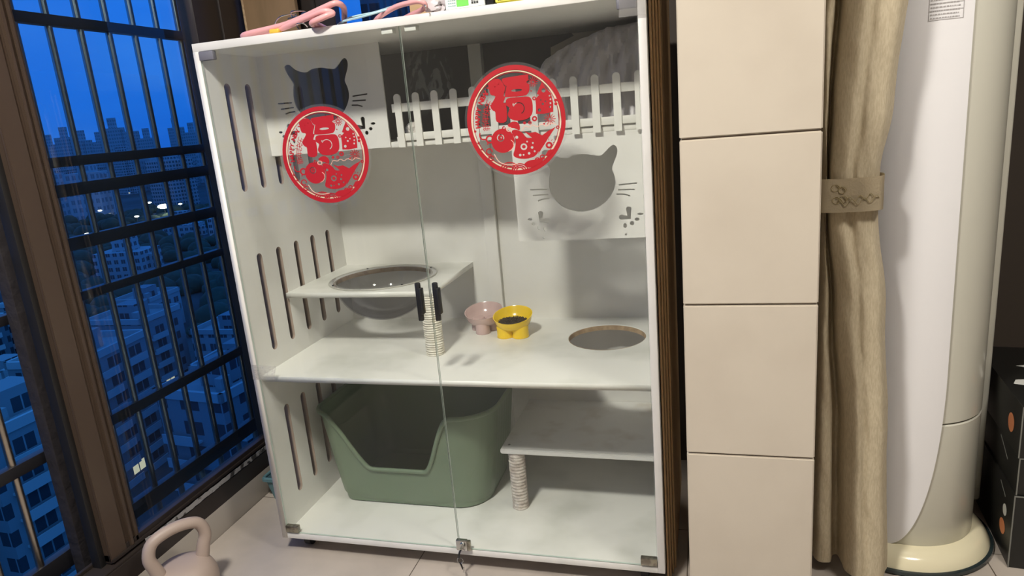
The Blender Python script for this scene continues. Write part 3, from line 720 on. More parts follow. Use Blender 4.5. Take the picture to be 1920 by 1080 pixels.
food_bowl('food_bowl', .493, .388, 'bowl_pink', 'dusty pink empty cat bowl behind the yellow bowl on the middle shelf', -PI/2+.06, legr=.88)
bm = bmesh.new()
for i in range(420):
    a = random.uniform(0, 2*PI); r = .040*math.sqrt(random.random()); h = .0425+.004*(1-(r/.04)**2)+random.uniform(-.001, .001)
    r2 = .0016
    mtx = Matrix.Translation((.590+r*math.cos(a), .343+r*.95*math.sin(a), ZM+h)) @ Matrix.Rotation(random.uniform(0, 3), 4, 'X') @ Matrix.Diagonal((1, 1, .7, 1))
    bmesh.ops.create_icosphere(bm, subdivisions=1, radius=r2, matrix=mtx)
bm_lathe(bm, [(0, .0435), (.030, .0425), (.0405, .040), (.036, .034), (0, .032)], (.590, .343, ZM), 32)
k = tag(link('kibble', to_mesh(bm), 'kibble', smooth=True), 'dark brown dry kibble lying in the yellow bowl', 'cat food'); k['kind'] = 'stuff'

# ------------------------------------------------------------ things on the upper platform
def interp_lin(T_, x):
    for A, B in zip(T_, T_[1:]):
        if x <= B[0]: return A[1]+(B[1]-A[1])*(x-A[0])/(B[0]-A[0])
    return T_[-1][1]
def bag():  # solid stand-in for a grey shape read as a glass reflection
    bm = bmesh.new(); nx, nz_ = 60, 30; x0, x1 = .690, .980; g = []
    for j in range(nz_+1):
        for i in range(nx+1):
            u, v = i/nx, j/nz_; x = x0+(x1-x0)*u
            top = interp_lin([(0, 1.03), (.05, 1.150), (.10, 1.168), (.30, 1.194), (.65, 1.222), (1, 1.226)], u)
            z = 1.0025+(top-1.0025)*math.sin(v*PI/2)
            ybase = .235+.10*v + .03*(1-u)
            wr = .010*math.sin(22*u-7*v+2*math.sin(5*v))*math.sin(v*PI)+.006*math.sin(47*u+6*v+2*math.sin(9*u))+.004*math.sin(83*u-12*v+3*math.sin(6*v))
            g.append(bm.verts.new((x + .012*v*(1-u), ybase+wr, z)))
    for j in range(nz_):
        for i in range(nx): a = j*(nx+1)+i; bm.faces.new((g[a], g[a+1], g[a+nx+2], g[a+nx+1]))
    r = bmesh.ops.extrude_face_region(bm, geom=bm.faces[:])
    for v in r['geom']:
        if isinstance(v, bmesh.types.BMVert): v.co.y = min(.495, v.co.y+.12); v.co.z = max(1.0025, v.co.z-.008)
    o = link('reflection_bag', to_mesh(bm), 'reflection_grey', smooth=True)
    tag(o, 'crumpled light grey bag shape added for a reflection, behind the right part of the picket fence', 'bag')
bag()
flat('reflection_board', [[[(.708, 1.0025), (.965, 1.0025), (.965, 1.2345), (.770, 1.2345), (.776, 1.228), (.712, 1.205)]]], 'xz', .503, .005, 'reflection_beige')  # added board; its outline and beige stand in for a reflection
bpy.data.objects['reflection_board'].location = (0, 0, 0)
tag(bpy.data.objects['reflection_board'], 'beige board shape added for a reflection behind the grey bag shape', 'board')
bm = bmesh.new()
bmesh.ops.create_icosphere(bm, subdivisions=4, radius=.021, matrix=Matrix.Translation((.408, .242, 1.0235)) @ Matrix.Diagonal((1, .9, 1, 1)))
for v in bm.verts:
    d = (v.co-Vector((.408, .242, 1.0235))); v.co += d*random.uniform(-.06, .10)
tag(link('pompom_toy', to_mesh(bm), 'fluff', smooth=True), 'fluffy pale pompom toy behind the left end of the picket fence', 'cat toy')

# ------------------------------------------------------------ things on top of the cabinet
Z0 = H+.0005
def hanger(pts, r, m, label, hook=None, grp=None):
    pts = [(a, b, max(c, Z0+r+.0004)) for a, b, c in pts]
    root = thing('clothes_hanger', (pts[0][0], pts[0][1], Z0), label, 'hanger', grp)
    bm = bmesh.new(); sweep(bm, smooth_path(pts, 7, True), r, 12, True); link('body', to_mesh(bm), m, root, smooth=True)
    if hook: tube('hook', hook, [.0013]*(8*(len(hook)-1)+1), 'chrome', root, segs=8)
    return root
hanger([(.115, .03, Z0+.006), (.24, .012, Z0+.016), (.34, -.006, Z0+.034), (.372, -.008, Z0+.040), (.378, .01, Z0+.036), (.36, .05, Z0+.030), (.30, .15, Z0+.014), (.24, .22, Z0+.008), (.17, .13, Z0+.007)], .0062, 'hanger_pink', 'pink padded hanger, topmost of the tangle at the front left of the cabinet top',
       [(.16, .10, Z0+.012), (.20, .03, Z0+.022), (.235, .0, Z0+.030), (.262, .004, Z0+.033), (.262, .018, Z0+.030), (.24, .02, Z0+.028)])
hanger([(.13, .045, Z0+.005), (.22, .016, Z0+.009), (.30, -.004, Z0+.020), (.345, -.012, Z0+.027), (.362, -.006, Z0+.022), (.350, -.016, Z0+.016), (.315, -.014, Z0+.0035), (.30, .05, Z0+.008), (.27, .14, Z0+.006), (.21, .19, Z0+.006)], .0062, 'hanger_pink', 'pink padded hanger bent over the front edge of the cabinet top below another',
       [(.262, .02, Z0+.004), (.272, -.002, Z0+.011), (.290, -.004, Z0+.010), (.292, .006, Z0+.004)])
hanger([(.36, .06, Z0+.018), (.43, .05, Z0+.022), (.492, .02, Z0+.024), (.498, .012, Z0+.020), (.47, .004, Z0+.015), (.43, .0, Z0+.009), (.36, .03, Z0+.008), (.30, .12, Z0+.008)], .0022, 'hanger_blue', 'thin pale blue hanger between the pink hangers on the cabinet top')
hanger([(.445, .03, Z0+.006), (.50, .0, Z0+.018), (.545, -.012, Z0+.021), (.563, -.014, Z0+.019), (.568, -.006, Z0+.013), (.55, .02, Z0+.010), (.48, .085, Z0+.007), (.44, .14, Z0+.006), (.41, .10, Z0+.006)], .0052, 'hanger_pink', 'single pink hanger beside the white plastic bag on the cabinet top',
       [(.565, -.012, Z0+.016), (.572, -.016, Z0+.010), (.572, -.014, Z0+.004)])
c = box('yellow_clip', (.198, .004, Z0), (.222, .022, Z0+.009), 'clip_yellow', bev=.003); tag(c, 'yellow plastic clip lying under the pink hangers on the cabinet top', 'clip')
c = tube('wire_clip', [(.250, .02, Z0+.030), (.262, .0, Z0+.036), (.278, -.002, Z0+.037), (.290, .01, Z0+.035), (.275, .02, Z0+.033)], [.0016]*33, 'chrome', segs=8); tag(c, 'small metal wire clip resting on the pink hangers', 'clip')
def crumple(name, lo, hi, m, label, cat, seed, amp=.25, sub=4):
    random.seed(seed); bm = bmesh.new(); c = [(a+b)/2 for a, b in zip(lo, hi)]; s = [(b-a)/2 for a, b in zip(lo, hi)]
    bmesh.ops.create_icosphere(bm, subdivisions=sub, radius=1)
    ph = [random.uniform(0, 6) for _ in range(6)]
    for v in bm.verts:
        d = v.co.normalized(); q = Vector([math.copysign(abs(t)**.6, t) for t in d])
        w_ = 1+amp*.4*math.sin(5*d.x+ph[0]+3*d.z)+amp*.3*math.sin(9*d.y+ph[1]+6*d.x)+amp*.2*math.sin(17*d.z+ph[2]+9*d.y)
        v.co = Vector((c[0]+s[0]*max(-1, min(1, q.x*w_)), c[1]+s[1]*max(-1, min(1, q.y*w_)), c[2]+s[2]*max(-1, min(1, q.z*w_))))
    return tag(link(name, to_mesh(bm), m, smooth=True), label, cat)
crumple('dark_cloth', (.22, .035, Z0), (.52, .20, Z0+.0045), 'cloth_dark', 'dark folded cloth beneath the hangers on the cabinet top', 'cloth', 3)
crumple('plastic_bag', (.552, .012, Z0+.001), (.610, .075, Z0+.040), 'bag_white', 'crumpled whitish plastic bag beside the green and white carton', 'plastic bag', 5, .5)
cb = box('cardboard_box', (.49, .10, Z0), (.66, .30, Z0+.16), 'cardboard_light', bev=.002); tag(cb, 'light brown cardboard box on the cabinet top behind the plastic bag', 'box')
p = thing('carton', (.648, .03, Z0), 'white and green product carton standing on the cabinet top', 'carton')
boxes('box_body', [((.606, .006, Z0), (.688, .055, Z0+.13))], 'pack_white', p, bev=.001)
flat('green_print', [[rect(.630, Z0+.004, .655, Z0+.10)]], 'xz', .0058, .0006, 'pack_green', p)
flat('small_print', [[rect(.612+.0042*i, Z0+.006+.005*j, .6150+.0042*i, Z0+.0075+.005*j)] for i in range(4) for j in range(8)], 'xz', .0058, .0005, 'print_teal', p)
flat('table_print', [[rect(.661+.005*i, Z0+.006+.006*j, .6650+.005*i, Z0+.0105+.006*j)] for i in range(3) for j in range(5)], 'xz', .0058, .0005, 'print_black', p)
c = box('black_case', (.690, .008, Z0), (.707, .05, Z0+.10), 'black_plastic', bev=.004); tag(c, 'small black case between the green carton and the yellow packet', 'case')
p = thing('packet', (.74, .03, Z0), 'yellow printed packet standing on the cabinet top', 'packet')
boxes('packet_body', [((.710, .004, Z0), (.768, .045, Z0+.09))], 'pack_yellow', p, bev=.003)
flat('small_print', [[rect(.716+.0035*i, Z0+.005+.005*j, .7185+.0035*i, Z0+.0062+.005*j)] for i in range(12) for j in range(4)], 'xz', .0038, .0005, 'print_black', p)
# cardboard round the cabinet
p = thing('cardboard_sheet', (-.12, .56, FLOOR), 'tall brown cardboard sheet standing behind the left end of the cabinet', 'cardboard')
box('sheet', (-.225, .545, FLOOR), (-.052, .562, 1.75), 'cardboard', p, bev=.001)
tube('torn_edge', [(-.226, .547, FLOOR), (-.229, .548, .6), (-.226, .546, 1.2), (-.229, .547, 1.75)], [.004]*25, 'raw_edge', p, segs=6)
c = boxes('cardboard_sheet', [((-.040, .085, FLOOR), (-.034, .50, 1.19)), ((-.032, .08, FLOOR), (-.026, .50, 1.20))], 'cardboard_pale'); tag(c, 'flattened pale cardboard seen through the slots of the cabinet side', 'cardboard')
c = boxes('cardboard_sheet', [((1.003+.0045*i, .02+.022*i, FLOOR), (1.0065+.0045*i, .50, 1.42-.01*i)) for i in range(4)], 'cardboard_side', bev=.0008); tag(c, 'folded brown cardboard leaning on the right side of the cabinet', 'cardboard')

# ------------------------------------------------------------ kettlebell and bin
kb = thing('kettlebell', (-.128, -.215, FLOOR), 'matte beige pink kettlebell standing on the floor before the window', 'kettlebell')
kc = Vector((-.128, -.215, FLOOR))
prof = [(0, 0), (.048, 0), (.056, .004), (.070, .025), (.0765, .050), (.074, .074), (.064, .094), (.046, .106), (.022, .111), (0, .112)]
pr2 = [(v.x, v.y) for v in smooth_path([(a, b, 0) for a, b in prof], 4)]
lathe('body', [(max(0, a), b) for a, b in pr2], kc, 'kettlebell', kb, 56)
hd = Vector((math.cos(math.radians(62)), math.sin(math.radians(62)), 0))
hp = [(-.046, .080), (-.058, .124), (-.066, .156), (-.054, .188), (-.020, .201), (.020, .201), (.054, .188), (.066, .156), (.056, .124), (.044, .080)]
rr = [.017, .0155, .0145, .0140, .0140, .0140, .0140, .0145, .0155, .017]
pts = smooth_path([kc+hd*a+Vector((0, 0, b)) for a, b in hp], 6)
rads = [rr[min(9, i//6)]*(1-(i % 6)/6)+rr[min(9, i//6+1)]*((i % 6)/6) for i in range(len(pts))]
bm = bmesh.new(); sweep(bm, pts, rads, 20); link('handle', to_mesh(bm), 'kettlebell', kb, smooth=True)

bn = thing('storage_bin', (-.13, .30, FLOOR), 'small blue plastic bin on the floor behind the left corner of the cabinet', 'bin')
bm = bmesh.new(); rows = []
for z, o in ((0, .012), (.062, .002), (.068, -.006), (.076, -.006), (.076, .0), (.012, .014)):
    rows.append([bm.verts.new((a, b, FLOOR+z)) for a, b in rrect(-.212+o, .228+o, -.05-o, .40-o, .012)])
for A, B in zip(rows, rows[1:]):
    for i in range(len(A)): j = (i+1) % len(A); bm.faces.new((A[i], A[j], B[j], B[i]))
bm.faces.new(rows[0][::-1]); bm.faces.new(rows[-1]); link('tub', to_mesh(bm), 'bin_blue', bn, smooth=True)
bm = bmesh.new(); sweep(bm, [(a, b, FLOOR+.076) for a, b in rrect(-.214, .226, -.048, .402, .014)], .0045, 8, True); link('rim', to_mesh(bm), 'bin_blue', bn, smooth=True)

# ------------------------------------------------------------ curtain
cu = thing('curtain', (1.40, .16, FLOOR), 'beige linen curtain tied back between the tiled pillar and the air conditioner', 'curtain')
def lerp(a, b, t): return a+(b-a)*t
def interp(tab, z):
    if z <= tab[0][0]: return tab[0][1:]
    for A, B in zip(tab, tab[1:]):
        if z <= B[0]:
            t = (z-A[0])/(B[0]-A[0]); t = t*t*(3-2*t); return [lerp(a, b, t) for a, b in zip(A[1:], B[1:])]
    return tab[-1][1:]
# z, left x of main fold, right x, left x of the back folds, bulge
tab = [(-.035, 1.396, 1.487, 1.330, .030), (.30, 1.388, 1.474, 1.330, .028), (.60, 1.366, 1.458, 1.328, .024), (.80, 1.348, 1.436, 1.326, .014), (.835, 1.346, 1.434, 1.326, .012), (.87, 1.348, 1.436, 1.326, .014), (1.0, 1.353, 1.455, 1.320, .026), (1.25, 1.366, 1.474, 1.320, .034), (1.6, 1.375, 1.50, 1.31, .036), (2.25, 1.38, 1.52, 1.30, .036)]
bm = bmesh.new(); cols = []
NZ = 110
for j in range(NZ+1):
    z = -.015+(2.265+.0)*j/NZ; a, b, c, g = interp(tab, z); row = []
    pin = math.exp(-((z-.835)/.06)**2)
    a -= .005; b -= .005; c -= .003
    Pn = [(c, .19), (c+.010, .150), (lerp(c, a, .55), .148), (lerp(c, a, .72), .175), (lerp(c, a, .88), .180), (a-.002, .150), (a, .132-g*.25), (lerp(a, b, .22), .126-g), (lerp(a, b, .38), .130-g*.9+.006*pin), (lerp(a, b, .52), .128-g), (lerp(a, b, .80), .132-g*.8), (b-.004, .140), (b, .152), (b-.008, .168), (b-.035, .176)]
    q = smooth_path([(x, y, 0) for x, y in Pn], 5)
    for i, v in enumerate(q): row.append(bm.verts.new((v.x, v.y-.03+.0015*math.sin(z*31+i*.4)+.001*math.sin(z*70+i), z)))
    cols.append(row)
for A, B in zip(cols, cols[1:]):
    for i in range(len(A)-1): bm.faces.new((A[i], A[i+1], B[i+1], B[i]))
bmesh.ops.recalc_face_normals(bm, faces=bm.faces[:]); bmesh.ops.solidify(bm, geom=bm.faces[:], thickness=.0016)
link('fabric', to_mesh(bm), 'curtain_linen', cu, smooth=True)
bm = bmesh.new(); cols = []
for j in range(9):
    z = .803+.066*j/8; row = []
    for v in smooth_path([(1.314, .12, 0), (1.324, .082, 0), (1.375, .070, 0), (1.418, .074, 0), (1.433, .09, 0), (1.436, .13, 0), (1.41, .155, 0)], 8):
        row.append(bm.verts.new((v.x, v.y-.001, z + (v.x-1.38)*.02)))
    cols.append(row)
for A, B in zip(cols, cols[1:]):
    for i in range(len(A)-1): bm.faces.new((A[i], A[i+1], B[i+1], B[i]))
bmesh.ops.solidify(bm, geom=bm.faces[:], thickness=.002)
tb = link('tieback', to_mesh(bm), 'curtain_band', cu, smooth=True)
emb = []
for ph, x0, x1, zc, am in ((0, 1.352, 1.428, .820, .006), (1.2, 1.356, 1.42, .826, .005)):
    emb.append([(x0+(x1-x0)*i/40, 0, zc+am*math.sin(i*.55+ph)+.008*(i/40)) for i in range(41)])
for cx_, cz_ in ((1.350, .850), (1.362, .846), (1.352, .826), (1.364, .828)):
    emb.append([(cx_+.008*math.cos(t*.6)*(1-.06*t*.5), 0, cz_+.008*math.sin(t*.6)*(1-.03*t)) for t in range(14)])
bm = bmesh.new()
def band_y(x):
    P_ = [(1.314, .12), (1.324, .082), (1.375, .070), (1.418, .074), (1.433, .09)]
    for A, B in zip(P_, P_[1:]):
        if x <= B[0]: return lerp(A[1], B[1], (x-A[0])/(B[0]-A[0]))
    return .12
for L in emb: sweep(bm, [(x-.006, band_y(x-.006)-.0046, z) for x, _, z in L], .0007, 5)
link('embroidery', to_mesh(bm), 'curtain_thread', tb, smooth=True)

# ------------------------------------------------------------ floor-standing air conditioner
AX, AY = 1.557, .342
ac = thing('air_conditioner', (AX, AY, FLOOR), 'tall white and cream cylindrical floor air conditioner right of the curtain', 'air conditioner')
R1 = .154
ah = 1.62
def cyl_part(name, r, a0, a1, z0, z1, m, cx=AX, cy=AY, n=48, zs=None, thick=.004):
    bm = bmesh.new(); rows = []
    zs = zs or [z0, z1]
    for z in zs: rows.append([bm.verts.new((cx+r*math.cos(math.radians(a0+(a1-a0)*k/n)), cy+r*math.sin(math.radians(a0+(a1-a0)*k/n)), z)) for k in range(n+1)])
    for A, B in zip(rows, rows[1:]):
        for i in range(n): bm.faces.new((A[i], A[i+1], B[i+1], B[i]))
    bmesh.ops.solidify(bm, geom=bm.faces[:], thickness=thick)
    return link(name, to_mesh(bm), m, ac, smooth=True)
lathe('lower_body', [(0, -.004), (R1-.002, -.004), (R1, .0), (R1, .298), (R1-.003, .301), (0, .301)], (AX, AY, 0), 'appliance_cream', ac, 96)
lathe('upper_body', [(0, .303), (R1-.003, .303), (R1, .306), (R1, ah), (R1-.02, ah+.02), (0, ah+.02)], (AX, AY, 0), 'appliance_cream', ac, 96)
lathe('body_seam', [(R1-.006, .300), (R1-.004, .302), (R1-.006, .304)], (AX, AY, 0), 'print_black', ac, 96)
# front panel wraps the cylinder; its lower right corner is one long curve
bm = bmesh.new(); NA, NZ = 60, 80
def redge(z):    # right-edge angle of the panel at height z
    if z > .40: return -76.0
    t = max(0, (.40-z)/(.40+.028)); return -76-36*(1-math.sqrt(max(0, 1-t**2.1)))
rows = []
for j in range(NZ+1):
    z = -.028+(ah+.01+.028)*(j/NZ)**1.5; ar = redge(z); al = -175
    rows.append([bm.verts.new((AX+(R1+.006)*math.cos(math.radians(lerp(al, ar, k/NA))), AY+(R1+.006)*math.sin(math.radians(lerp(al, ar, k/NA))), z+.026)) for k in range(NA+1)])
for A, B in zip(rows, rows[1:]):
    for i in range(NA): bm.faces.new((A[i], A[i+1], B[i+1], B[i]))
bmesh.ops.recalc_face_normals(bm, faces=bm.faces[:]); bmesh.ops.solidify(bm, geom=bm.faces[:], thickness=.005)
fp = link('front_panel', to_mesh(bm), 'appliance_white', ac, smooth=True)
# information label printed on the panel
L = []
def onp(a, z, r=R1+.0068): return (AX+r*math.cos(math.radians(a)), AY+r*math.sin(math.radians(a)), z)
bm = bmesh.new()
def strip(a0, a1, z0, z1):
    n = 6; lo = [bm.verts.new(onp(a0+(a1-a0)*k/n, z0)) for k in range(n+1)]; hi = [bm.verts.new(onp(a0+(a1-a0)*k/n, z1)) for k in range(n+1)]
    for i in range(n): bm.faces.new((lo[i], lo[i+1], hi[i+1], hi[i]))
LA0, LA1, LZ0 = -104, -83, 1.148
random.seed(11)
for z in (LZ0, LZ0+.017, LZ0+.030, LZ0+.060): strip(LA0, LA1, z, z+.0009)
for a in (LA0, LA1-.3): strip(a, a+.3, LZ0, LZ0+.06)
for j in range(8):
    a = LA0+1
    while a < LA1-3:
        d = random.uniform(.5, 1.8); strip(a, a+d, LZ0+.003+j*.0065, LZ0+.0052+j*.0065); a += d+.45
me = to_mesh(bm); link('rating_label', me, 'print_grey', fp)
# wider rear casing
def rear(name, a0, r, m, x0, x1, y0, y1):
    box(name, (x0, y0, .0), (x1, y1, ah), m, ac, bev=.012, segs=4)
rear('rear_casing', 0, 0, 'appliance_grey', AX-.165, 1.728, AY+.02, AY+.15, )
box('rear_rib', (1.727, AY+.040, -.0), (1.735, AY+.052, ah), 'appliance_cream', ac, bev=.003)
box('rear_strip', (1.722, AY+.060, .0), (1.757, AY+.140, ah), 'appliance_cream', ac, bev=.01, segs=4)
pr3 = [(0, FLOOR+.004), (.196, FLOOR+.004), (.200, FLOOR+.010), (.197, FLOOR+.018), (.189, FLOOR+.030), (.180, FLOOR+.038), (R1+.009, FLOOR+.044), (0, FLOOR+.045)]
lathe('base', [(r, z) for r, z in pr3], (1.548, .335, 0), 'appliance_base', ac, 96)
lathe('base_ring', [(0, FLOOR), (.203, FLOOR), (.2075, FLOOR+.004), (.2065, FLOOR+.011), (.200, FLOOR+.012), (0, FLOOR+.012)], (1.548, .335, 0), 'ring_black', ac, 96)

# ------------------------------------------------------------ black cartons at the right edge
def blackbox(z0, z1, label, grp=None, dx=0, dy=0):
    p = thing('black_carton', (1.749, .20, z0), label, 'box')
    box('box_body', (1.748+dx, .20+dy, z0), (2.10+dx, .60+dy, z1), 'box_black', p, bev=.0015)
    boxes('worn_edge', [((1.7472+dx, .1992+dy, z0), (1.7496+dx, .2012+dy, z1)), ((1.7475+dx, .1990+dy, z1-.002), (2.10+dx, .2012+dy, z1+.0002))], 'box_edge', p)
    return p
b1 = blackbox(FLOOR, .135, 'black carton with orange and white stickers, bottom of the stack right of the air conditioner')
b2 = blackbox(.136, .225, 'flat black carton in the middle of the stack right of the air conditioner', dx=.003, dy=.004)
b3 = blackbox(.226, .345, 'black carton on top of the stack, pale and orange stickers on its lid', dx=.0, dy=.003)
def disc(parent, name, plane, c, rx, ry, m, rot=0):
    a, b, at = c; flat(name, [[ell(a, b, rx, ry, 28, 0, rot)]], plane, at, .0006, m, parent)
disc(b1, 'round_sticker', 'yz', (.262, .022, 1.7474), .020, .018, 'sticker_orange')
disc(b1, 'round_sticker', 'yz', (.255, .068, 1.7474), .013, .014, 'sticker_white')
disc(b3, 'round_sticker', 'yz', (.270, .280, 1.7474), .020, .022, 'sticker_orange')
flat('arrow_print', [[stroke([(.28, .185), (.34, .215)], .002, 4)]], 'yz', 1.7502, .0005, 'box_edge', b2)
flat('arrow_print', [[stroke([(.26, .100), (.30, .118)], .002, 4)]], 'yz', 1.7474, .0005, 'box_edge', b1)
disc(b3, 'lid_sticker', 'xy', (1.800, .265, .3454), .028, .014, 'sticker_orange')
flat('lid_sticker', [[[(1.765, .34), (1.80, .33), (1.86, .345), (1.88, .37), (1.81, .375), (1.775, .365)]]], 'xy', .3454, .0006, 'sticker_white', b3)
flat('lid_sticker', [[[(1.80, .46), (1.83, .445), (1.88, .455), (1.93, .47), (1.86, .485), (1.84, .475)]]], 'xy', .3454, .0006, 'sticker_white', b3)
for b_ in (b1, b2, b3): b_.rotation_euler.z = math.radians(-5.5)

# ------------------------------------------------------------ the city outside
GZ = -50.0
CX, CY = 1.10, -1.39
struct(box('ground', (-3500, -400, GZ-2), (400, 3500, GZ), 'soil', bev=0), 'dark ground of the city far below')
FOOT = []
def rot_box(bm, c, sx, sy, z0, z1, rz):
    vs = bm_box(bm, (-sx/2, -sy/2, z0), (sx/2, sy/2, z1)); m_ = Matrix.Translation((c[0], c[1], 0)) @ Matrix.Rotation(rz, 4, 'Z')
    bmesh.ops.transform(bm, matrix=m_, verts=vs)
def near_block(r, th, sx, sy, top, mname, label, grp, rz=0, rough=0):
    c = (CX+r*math.cos(math.radians(th)), CY+r*math.sin(math.radians(th)))
    rad = math.hypot(sx, sy)/2+.3
    if any(math.hypot(c[0]-a, c[1]-b) < rad+d for a, b, d in FOOT): return
    FOOT.append((c[0], c[1], rad))
    root = thing('apartment_block', (c[0], c[1], GZ), label, 'building', grp)
    def mk(name, L, m):
        bm = bmesh.new()
        for (ax, ay, bx, by, z0, z1) in L: bm_box(bm, (ax, ay, z0), (bx, by, z1))
        me = to_mesh(bm); o = link(name, me, m); o.parent = root; me.transform(Matrix.Rotation(rz, 4, 'Z')); return o
    # meshes here are in the block's own frame
    h = top-GZ
    mk('wall', [(-sx/2, -sy/2, sx/2, sy/2, 0, h)], mname)
    mk('roof_parapet', [(-sx/2-.2, -sy/2-.2, sx/2+.2, -sy/2+.25, h, h+1.1), (-sx/2-.2, sy/2-.25, sx/2+.2, sy/2+.2, h, h+1.1), (-sx/2-.2, -sy/2-.2, -sx/2+.25, sy/2+.2, h, h+1.1), (sx/2-.25, -sy/2-.2, sx/2+.2, sy/2+.2, h, h+1.1)], 'slab')
    mk('roof', [(-sx/2+.25, -sy/2+.25, sx/2-.25, sy/2-.25, h, h+.15)], 'roof_pale')
    mk('stair_head', [(-sx*.15, -sy*.2, sx*.2, sy*.15, h+.1, h+3.2)], 'facade_grey')
    mk('water_tank', [(sx*.26, -sy*.35, sx*.36, -sy*.22, h+.1, h+2.0)], 'roof_pale')
    nf = int(h//3)
    for f_ in range(max(0, nf-9), nf):
        z = 3*f_
        for k in range(int(sy//7)):
            y0 = -sy/2+1.2+7*k; mk('balcony', [(sx/2, y0, sx/2+1.3, y0+4.6, z, z+.25), (sx/2+1.15, y0, sx/2+1.3, y0+4.6, z+.25, z+1.15)], 'slab')
        for k in range(int(sx//7)):
            x0 = -sx/2+1.2+7*k; mk('balcony', [(x0, -sy/2-1.3, x0+4.6, -sy/2, z, z+.25), (x0, -sy/2-1.3, x0+4.6, -sy/2-1.15, z+.25, z+1.15)], 'slab')
random.seed(21)
kinds = ['facade_pale', 'facade_grey', 'facade_pink', 'facade_dark']
kl = {'facade_pale': 'pale apartment block with white balconies', 'facade_grey': 'grey apartment block with balconies', 'facade_pink': 'pinkish apartment block with balconies', 'facade_dark': 'dark apartment block with pale balcony edges'}
rowname = {86: 'in the row nearest the window', 122: 'in the second row from the window', 165: 'in the third row from the window', 215: 'in the fourth row, just before the park'}
seen = {}
rings = [(86, 118, 158, 13, (-31, -24)), (122, 120, 156, 9.5, (-37, -28)), (165, 121, 155, 7.6, (-40, -31)), (215, 122, 154, 6.2, (-43, -36))]
for r, t0, t1, dt, (h0, h1) in rings:
    t = t0
    while t < t1:
        k = random.choice(kinds); near_block(r+random.uniform(-5, 5), t+random.uniform(-1, 1), random.uniform(.50, .66)*dt*r*PI/180, random.uniform(.52, .72)*dt*r*PI/180, random.uniform(h0, h1), k, kl[k]+', '+rowname[r], kl[k].split(' with')[0]+'s '+rowname[r].split(',')[0], rz=random.uniform(-.12, .12))
        t += dt
def tower(name, r, th, sx, sy, top, m, label, grp, cat='tower'):
    c = (CX+r*math.cos(math.radians(th)), CY+r*math.sin(math.radians(th))); bm = bmesh.new()
    rad = math.hypot(sx, sy)/2+.5
    if any(math.hypot(c[0]-a, c[1]-b) < rad+d for a, b, d in FOOT): return
    FOOT.append((c[0], c[1], rad))
    bm_box(bm, (-sx/2, -sy/2, 0), (sx/2, sy/2, top-GZ)); bm_box(bm, (-sx*.2, -sy*.2, top-GZ), (sx*.2, sy*.2, top-GZ+3+.01*r))
    if sx > 14: bm_box(bm, (sx*.5, -sy*.15, 0), (sx*.5+2.5, sy*.15, top-GZ-2))
    o = link(name, to_mesh(bm), m); o.location = (c[0], c[1], GZ); o.rotation_euler.z = random.uniform(-.3, .3); tag(o, label, cat, grp)
t = 122
while t < 154:   # low houses beyond the park
    for r in (300, 430):
        if random.random() < .6: tower('low_building', r+random.uniform(-40, 40), t+random.uniform(-1, 1), random.uniform(12, 26), random.uniform(10, 18), GZ+random.uniform(6, 13), random.choice(['facade_pale', 'facade_grey', 'facade_dark']), 'low building among the dark park trees below the skyline', 'low buildings in the park', 'building')
    t += 3.2
t = 121
while t < 155:
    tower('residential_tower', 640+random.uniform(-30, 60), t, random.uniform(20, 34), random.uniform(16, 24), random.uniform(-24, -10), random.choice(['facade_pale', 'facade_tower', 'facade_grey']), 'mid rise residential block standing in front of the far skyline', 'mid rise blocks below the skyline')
    t += 2.6
t = 121
while t < 155:
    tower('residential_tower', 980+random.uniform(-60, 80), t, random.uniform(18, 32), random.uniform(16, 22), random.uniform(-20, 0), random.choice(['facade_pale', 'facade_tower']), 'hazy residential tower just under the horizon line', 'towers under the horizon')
    t += 1.9
t = 120.5
while t < 156:
    wv = 12+16*max(0, 1-abs(t-133)/11)+9*math.sin(t*1.7)+random.uniform(-4, 6)
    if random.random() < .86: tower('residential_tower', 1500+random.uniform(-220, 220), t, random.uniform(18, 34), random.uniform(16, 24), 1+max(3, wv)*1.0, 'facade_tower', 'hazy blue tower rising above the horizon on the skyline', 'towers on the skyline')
    t += 1.0
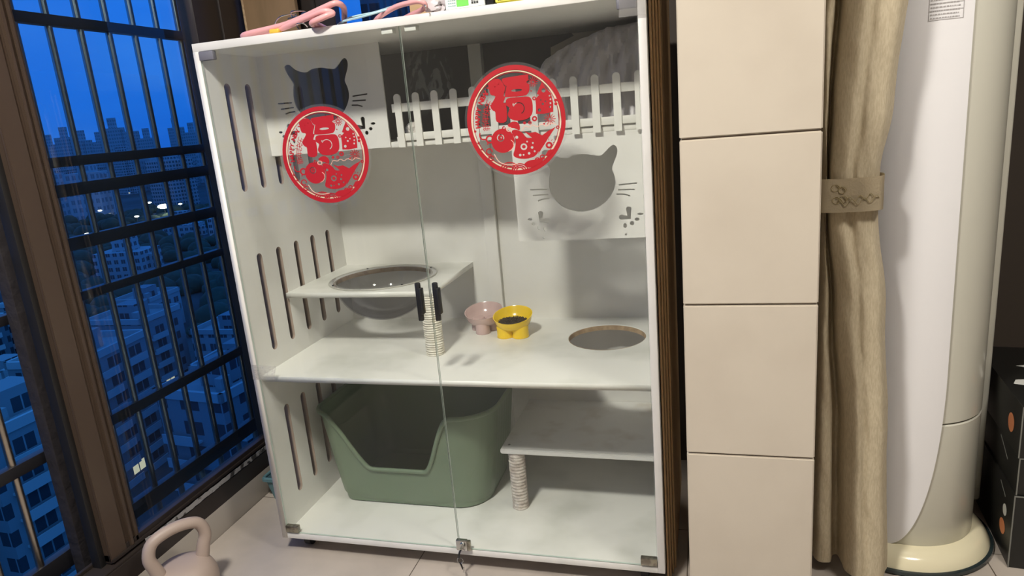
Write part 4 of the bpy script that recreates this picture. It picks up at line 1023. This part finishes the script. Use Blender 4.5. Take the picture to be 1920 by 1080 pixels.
# the dark block seen through the small window behind the cabinet
hr = box('high_rise', (-4.2, -5, GZ), (4.2, 5, 46), 'facade_dark', bev=0); hr.location = (CX+70*math.cos(math.radians(112.3)), CY+70*math.sin(math.radians(112.3)), 0); hr.rotation_euler.z = math.radians(22)
tag(hr, 'dark high rise seen through the small window behind the hangers', 'building')
bmt = bmesh.new()
for i in range(900):
    r = random.uniform(200, 640); th = math.radians(random.uniform(122, 154)); s = random.uniform(3, 6.5)
    tx_, ty_ = CX+r*math.cos(th), CY+r*math.sin(th)
    if any(math.hypot(tx_-a, ty_-b) < c+s+2 for a, b, c in FOOT): continue
    bmesh.ops.create_icosphere(bmt, subdivisions=2, radius=s, matrix=Matrix.Translation((CX+r*math.cos(th), CY+r*math.sin(th), GZ+s*.4)) @ Matrix.Diagonal((1, 1, random.uniform(.6, 1), 1)))
f = tag(link('tree_canopy', to_mesh(bmt), 'leaf', smooth=True), 'dark mass of tree crowns in the park below the skyline', 'trees'); f['kind'] = 'stuff'
# street lamps
def lamp(u_r, th, z, s, label, grp=None):
    c = (CX+u_r*math.cos(math.radians(th)), CY+u_r*math.sin(math.radians(th)))
    if any(math.hypot(c[0]-a, c[1]-b) < d+3 for a, b, d in FOOT): return
    root = thing('street_lamp', (c[0], c[1], GZ), label, 'street lamp', grp)
    bm = bmesh.new(); sweep(bm, [(c[0], c[1], GZ), (c[0], c[1], z)], .12, 8); link('pole', to_mesh(bm), 'steel_pole', root)
    bm = bmesh.new(); bmesh.ops.create_icosphere(bm, subdivisions=2, radius=s, matrix=Matrix.Translation((c[0], c[1], z+s)) @ Matrix.Diagonal((1.6, 1.6, .6, 1))); link('lamp_head', to_mesh(bm), 'lamp_glow', root, smooth=True)
random.seed(5)
lamp(520, 132.3, GZ+9, 2.6, 'brightest street lamp in the dark park')
for r, th in ((560, 131.2), (500, 134.2), (430, 137.5), (610, 133.2), (590, 136.4), (470, 129.6), (640, 139.5), (330, 141.5), (250, 150.0), (380, 128.2)):
    lamp(r, th, GZ+8, random.uniform(.5, 1.0), 'small bright street lamp among the dark trees', 'street lamps in the park')
